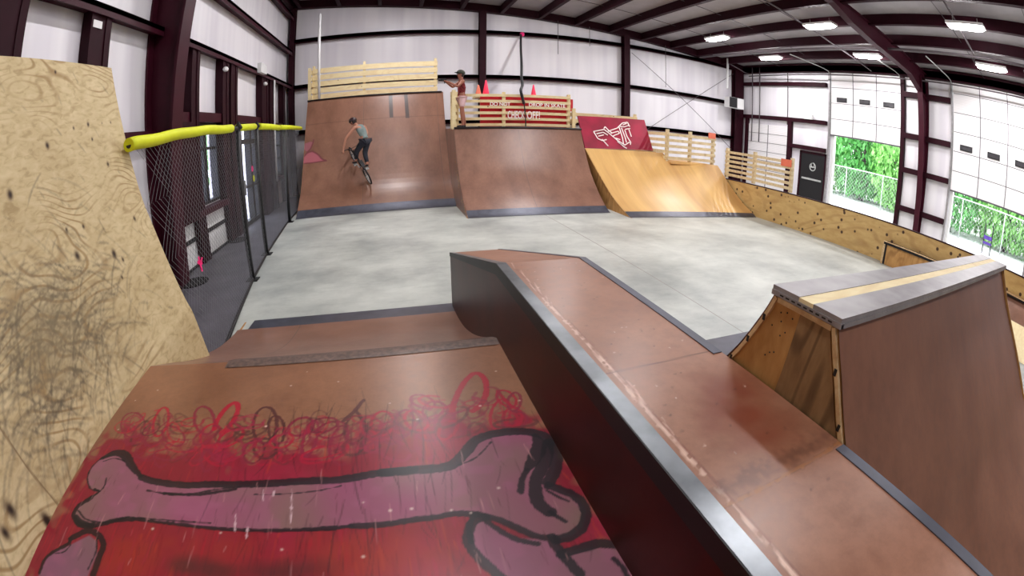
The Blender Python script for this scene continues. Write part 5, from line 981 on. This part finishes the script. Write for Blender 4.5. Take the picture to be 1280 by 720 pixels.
def person(label, frame, J, mats, extras=()):
    base, F, L, U = frame
    t = thing('person', label, 'person', base/S)
    JB = dict(J); E = chain(['pelvis', 'spine', 'chest', 'neck', 'head', 'crown'])+[('head', 'nose')]
    for s in 'lr': E += chain(['chest', 'sh'+s, 'el'+s, 'wr'+s, 'ha'+s])+chain(['pelvis', 'hi'+s, 'kn'+s, 'an'+s, 'to'+s])
    for s in 'lr':                          # five fingers, curled towards the grip
        h = Vector(J['ha'+s][:3]); w = Vector(J['wr'+s][:3]); d = (h-w).normalized(); sg = 1 if s == 'l' else -1
        side = d.cross(Vector((0, 0, 1))).normalized(); dn = side.cross(d).normalized()
        for k, (q, ln_) in enumerate(((-.028, .05), (-.01, .06), (.01, .056), (.028, .045), (.04*-sg, .035))):
            a = h+side*q+d*.02; b_ = a+d*ln_*.6+dn*(.0 if k < 4 else .02); c = b_-dn*ln_*.5*(1 if U.z else 1)
            JB['f%s%da' % (s, k)] = (*b_, .009); JB['f%s%db' % (s, k)] = (*c, .007); E += [('ha'+s, 'f%s%da' % (s, k)), ('f%s%da' % (s, k), 'f%s%db' % (s, k))]
    skin_mesh('body', JB, E, mats['skin'], t, frame)
    def sub(keys, grow, pairs): return {k: tuple(list(J[k][:3])+[r+grow for r in J[k][3:]]) for k in keys}, pairs
    k, p = sub(['spine', 'pelvis', 'chest', 'neck_b', 'shl', 'shr'], .026, chain(['pelvis', 'spine', 'chest', 'neck_b'])+[('chest', 'shl'), ('chest', 'shr')]); skin_mesh('shirt', k, p, mats['shirt'], t, frame)
    mid = lambda a, b, f, r: tuple(J[a][i]+(J[b][i]-J[a][i])*f for i in range(3))+(r,)
    e = mats.get('leg', .45)
    lj = {'pelvis': (*J['pelvis'][:3], J['pelvis'][3]+.004, J['pelvis'][4]+.008), }
    pe = []
    for s in 'lr':
        lj['hi'+s] = (*J['hi'+s][:3], J['hi'+s][3]+.02)
        if e < 1: lj['m'+s] = mid('hi'+s, 'kn'+s, .75, .085); pe += chain(['pelvis', 'hi'+s, 'm'+s])
        else:
            lj['kn'+s] = (*J['kn'+s][:3], J['kn'+s][3]+.018); lj['m'+s] = mid('kn'+s, 'an'+s, .9, .062); pe += chain(['pelvis', 'hi'+s, 'kn'+s, 'm'+s])
    skin_mesh('shorts' if e < 1 else 'trousers', lj, pe, mats['legs'], t, frame)
    W = lambda v: base+F*v[0]+L*v[1]+U*v[2]
    for s in 'lr':
        a = Vector(J['an'+s][:3]); b_ = Vector(J['to'+s][:3]); d = (b_-a); d.z = 0; d.normalize()
        js = {'a': (*(a+Vector((0, 0, -.03))-d*.03), .048, .05), 'b': (*(b_-d*.05+Vector((0, 0, .005))), .046, .04), 'c': (*(b_+d*.045), .04, .03)}
        skin_mesh('shoe', js, [('a', 'b'), ('b', 'c')], mats['shoe'], t, frame, 2)
    hd = Vector(J['head'][:3]); cr = Vector(J['crown'][:3]); ud = (cr-hd).normalized(); fd = (Vector(J['nose'][:3])-hd); fd = (fd-ud*fd.dot(ud)).normalized(); sd = ud.cross(fd)
    for q in (-.032, .032): MB().sphere(W(hd+fd*.083+sd*q+ud*.03), .011, n=8, mrings=6).build('eye', M['black'], t, scale=1)
    for q in (-.085, .085): MB().sphere(W(hd+sd*q+ud*.015), .018, .018, .03, 8, 6).build('ear', mats['skin'], t, scale=1)
    m = MB(); m.bar(W(hd+fd*.09-ud*.035+sd*.022), W(hd+fd*.09-ud*.035-sd*.022), .006, .006); m.build('mouth', M['cone'] if 0 else M['redcloth'], t, scale=1)
    # cap or helmet: half shell over the crown
    hr = MB(); rows = []
    for i in range(8):
        th = i/7*math.pi*.52; rr = .118*math.sin(th)+.001; zz = .112*math.cos(th)
        rows.append([W(hd+ud*(.055+zz)+fd*(rr*1.12*math.cos(q)-.006)+sd*(rr*math.sin(q))) for q in [2*math.pi*k_/18 for k_ in range(18)]])
    hr.loft(rows, True, True); hr.build(mats['hatname'], mats['hat'], t, scale=1)
    if mats['hatname'] == 'cap':
        br = MB(); br.prism([W(hd+ud*.062+fd*(.09+.085*math.cos(q))+sd*(.085*math.sin(q))) for q in [math.pi*(k_/10-.5) for k_ in range(11)]], U*.012); br.build('cap_brim', mats['hat'], t, scale=1)
    hb = MB(); rows = []
    for zz, rr in ((.05, .1), (.02, .102), (-.03, .09), (-.05, .07)):
        rows.append([W(hd+ud*zz+fd*(rr*math.cos(q)*1.05-.006)+sd*(rr*math.sin(q))) for q in [math.pi*(.55+.9*k_/12) for k_ in range(13)]])
    hb.loft(rows, True); hb.build('hair', mats['hair'], t, scale=1)
    return t
M['hair'] = plain('dark_hair', srgb(40, 28, 24), .8)
Z = Vector((0, 0, 1))
# standing person filming, facing left
base = Vector((.975*S, 6.26*S, 1.058*S)); F = Vector((-1, -.12, 0)).normalized(); L = Z.cross(F)
J = {'pelvis': (0, 0, .93, .125, .115), 'spine': (.0, 0, 1.10, .115, .10), 'chest': (-.02, 0, 1.30, .135, .11), 'neck_b': (0, 0, 1.43, .075), 'neck': (.01, 0, 1.46, .055), 'head': (.035, 0, 1.585, .088, .092), 'crown': (.025, 0, 1.68, .08), 'nose': (.125, 0, 1.575, .018),
     'shl': (0, .17, 1.40, .055), 'ell': (.17, .24, 1.21, .042), 'wrl': (.40, .10, 1.36, .03), 'hal': (.47, .06, 1.39, .036),
     'shr': (0, -.17, 1.40, .055), 'elr': (.20, -.22, 1.24, .042), 'wrr': (.42, -.08, 1.37, .03), 'har': (.48, -.04, 1.40, .036),
     'hil': (0, .09, .86, .09), 'knl': (.02, .11, .50, .06), 'anl': (-.01, .12, .09, .042), 'tol': (.13, .13, .045, .034),
     'hir': (0, -.09, .86, .09), 'knr': (-.06, -.10, .50, .06), 'anr': (-.14, -.11, .09, .042), 'tor': (.0, -.12, .045, .034)}
person('person in dark cap, red tank top and pale shorts filming on the middle ramp', (base, F, L, Z), J,
       dict(skin=M['skin2'], shirt=M['redcloth'], legs=M['pinkshorts'], shoe=M['black'], hat=M['cap'], hatname='cap', hair=M['hair']))
t = thing('video_camera', 'small dark video camera held up by the standing person', 'camera', (base+F*.53+Z*1.42)/S)
W = lambda f, l, u: base+F*f+L*l+Z*u
MB().bar(W(.46, .01, 1.44), W(.60, .01, 1.44), .07, .075).build('camera_body', M['black'], t, scale=1)
MB().tube([W(.60, .01, 1.44), W(.68, .01, 1.44)], .033, 12).build('lens', M['black'], t, scale=1)
MB().tube([W(.50, .01, 1.40), W(.50, .01, 1.33)], .014, 8).build('grip', M['black'], t, scale=1)
# bicycle and rider
F = Vector((-.46, .60, .65)).normalized(); nr = Vector((-.1, -.72, .69)); U = (nr-F*nr.dot(F)).normalized(); L = U.cross(F).normalized()
cont = Vector((-.335*S, 6.53*S, .362*S)); K = 1.06
base = cont+F*.38*K
Wb = lambda f, l, u: base+(F*f+L*l+U*u)*K
t = thing('bicycle', 'small black freestyle bicycle under the rider on the tallest ramp', 'bicycle', base/S)
for nm, f in (('wheel', -.38), ('wheel', .56)):
    w = MB().torus(Wb(f, 0, .25), .235*K, .022*K, F, U, 36, 8).build(nm, M['rubber'], t, scale=1)
    MB().torus(Wb(f, 0, .25), .21*K, .008*K, F, U, 32, 6).build('rim', M['gal'], w, scale=1)
    sp = MB()
    for k in range(16): a = 2*math.pi*k/16; sp.bar(Wb(f, 0, .25), Wb(f+.21*math.cos(a), 0, .25+.21*math.sin(a)), .003, .003)
    sp.tube([Wb(f, -.05, .25), Wb(f, .05, .25)], .022, 8); sp.build('spokes_hub', M['gal'], w, scale=1)
fr = MB()
for a, b, r in (((0, 0, .3), (-.18, 0, .56), .016), ((0, 0, .3), (.40, 0, .50), .019), ((-.17, 0, .53), (.38, 0, .585), .017), ((.37, 0, .62), (.41, 0, .47), .022),
                ((0, .03, .3), (-.38, .055, .25), .010), ((0, -.03, .3), (-.38, -.055, .25), .010), ((-.17, .02, .52), (-.38, .055, .25), .009), ((-.17, -.02, .52), (-.38, -.055, .25), .009)):
    fr.tube([Wb(*a), Wb(*b)], r, 8)
fr.build('frame', M['black'], t, scale=1)
MB().tube([Wb(.41, .06, .47), Wb(.56, .06, .25)], .013, 8).tube([Wb(.41, -.06, .47), Wb(.56, -.06, .25)], .013, 8).bar(Wb(.41, -.07, .47), Wb(.41, .07, .47), .03, .02).build('fork', M['black'], t, scale=1)
MB().tube([Wb(.36, 0, .62), Wb(.36, 0, .68)], .018, 8).tube(catmull([Wb(.33, -.36, .86), Wb(.34, -.18, .87), Wb(.36, -.06, .68), Wb(.36, .06, .68), Wb(.34, .18, .87), Wb(.33, .36, .86)], 4), .012, 8).tube([Wb(.345, -.16, .81), Wb(.345, .16, .81)], .009, 6).build('handlebar', M['black'], t, scale=1)
MB().bar(Wb(-.30, 0, .61), Wb(-.06, 0, .64), .09, .035, U).tube([Wb(-.18, 0, .55), Wb(-.2, 0, .6)], .014, 8).build('saddle', M['black'], t, scale=1)
MB().tube([Wb(0, -.06, .3), Wb(0, .06, .3)], .02, 8).bar(Wb(0, .06, .3), Wb(.16, .06, .3), .014, .024).bar(Wb(0, -.06, .3), Wb(-.16, -.06, .3), .014, .024).bar(Wb(.12, .11, .3), Wb(.21, .11, .3), .09, .018, U).bar(Wb(-.21, -.11, .3), Wb(-.12, -.11, .3), .09, .018, U).torus(Wb(0, -.05, .3), .06, .006, F, U, 20, 5).build('cranks', M['gal'], t, scale=1)
bb = Wb(0, 0, .3)
X_, Y_ = Vector((1, 0, 0)), Vector((0, 1, 0))
def rel(p): p = p-bb; return (p.x, p.y, p.z)
bl_, br_ = rel(Wb(.33, .31, .88)), rel(Wb(.33, -.31, .88)); pl_, pr_ = rel(Wb(.15, .11, .33)), rel(Wb(-.15, -.11, .33))
hp = (.16, -.10, .80); ch = (.02, -.03, 1.12); hd_ = (-.20, .06, 1.34)
def off3(a, dx, dy, dz): return (a[0]+dx, a[1]+dy, a[2]+dz)
def mid3(a, b, f, dx=0, dy=0, dz=0): return (a[0]+(b[0]-a[0])*f+dx, a[1]+(b[1]-a[1])*f+dy, a[2]+(b[2]-a[2])*f+dz)
shL, shR = (-.14, -.12, 1.20), (.14, .12, 1.20)      # left and right shoulder, back turned half to the camera
J = {'pelvis': (*hp, .125, .115), 'spine': (*mid3(hp, ch, .5), .115, .10), 'chest': (*ch, .135, .11), 'neck_b': (-.08, .0, 1.22, .075), 'neck': (-.10, .01, 1.24, .055), 'head': (*hd_, .088, .092), 'crown': (-.23, .07, 1.43, .08), 'nose': (-.27, .10, 1.29, .018),
     'shl': (*shL, .055), 'ell': (*mid3(shL, bl_, .5, -.10, -.04, .02), .042), 'wrl': (*mid3(shL, bl_, .88, -.03, 0, .02), .03), 'hal': (*bl_, .036),
     'shr': (*shR, .055), 'elr': (*mid3(shR, br_, .5, .10, .06, .02), .042), 'wrr': (*mid3(shR, br_, .88, .02, 0, .02), .03), 'har': (*br_, .036),
     'hil': (hp[0]-.06, hp[1]-.07, hp[2]-.06, .095), 'knl': (*mid3(hp, pl_, .48, -.12, .02, .0), .065), 'anl': (*off3(pl_, .03, -.02, .10), .042), 'tol': (*off3(pl_, -.05, .05, .05), .034),
     'hir': (hp[0]+.06, hp[1]+.07, hp[2]-.06, .095), 'knr': (*mid3(hp, pr_, .48, -.04, .08, .0), .065), 'anr': (*off3(pr_, .03, -.02, .10), .042), 'tor': (*off3(pr_, -.05, .05, .05), .034)}
person('person in dark helmet, grey tank top and dark trousers riding the bicycle', (bb, X_, Y_, Z), J,
       dict(skin=M['skin'], shirt=M['shirt'], legs=M['jeans'], shoe=M['black'], hat=M['helmet'], hatname='helmet', hair=M['hair'], leg=1))

# ================================================================== CAMERA, LIGHT
cam = bpy.data.cameras.new('camera'); co = bpy.data.objects.new('camera', cam); COL.objects.link(co)
cam.type = 'PANO'; cam.sensor_fit = 'HORIZONTAL'; cam.sensor_width = 36; cam.clip_start = .02
try:
    c_ = cam.cycles; c_.panorama_type = 'FISHEYE_EQUISOLID'; c_.fisheye_lens = 569.27/1280*36; c_.fisheye_fov = math.pi
except Exception:
    cam.panorama_type = 'FISHEYE_EQUISOLID'; cam.fisheye_lens = 569.27/1280*36; cam.fisheye_fov = math.pi
yaw, pit, rol = math.radians(15.18), math.radians(19.78), math.radians(.2)
co.matrix_world = Matrix.Translation((0, 0, S)) @ Matrix.Rotation(-yaw, 4, 'Z') @ Matrix.Rotation(math.pi/2-pit, 4, 'X') @ Matrix.Rotation(rol, 4, 'Z')
bpy.context.scene.camera = co
w = bpy.data.worlds.new('sky'); bpy.context.scene.world = w; w.use_nodes = True; nt = w.node_tree; nt.nodes.clear()
o = N(nt, 'ShaderNodeOutputWorld'); b = N(nt, 'ShaderNodeBackground'); b.inputs[0].default_value = (.93, .96, 1, 1); b.inputs[1].default_value = 3.2
nt.links.new(b.outputs[0], o.inputs[0])
sc = bpy.context.scene
sc.view_settings.view_transform = 'Standard'; sc.view_settings.look = 'None'; sc.view_settings.exposure = 0.75; sc.view_settings.gamma = 1
sc.cycles.use_denoising = True; sc.cycles.max_bounces = 8; sc.cycles.diffuse_bounces = 5; sc.cycles.sample_clamp_indirect = 6; sc.cycles.caustics_reflective = False; sc.cycles.caustics_refractive = False
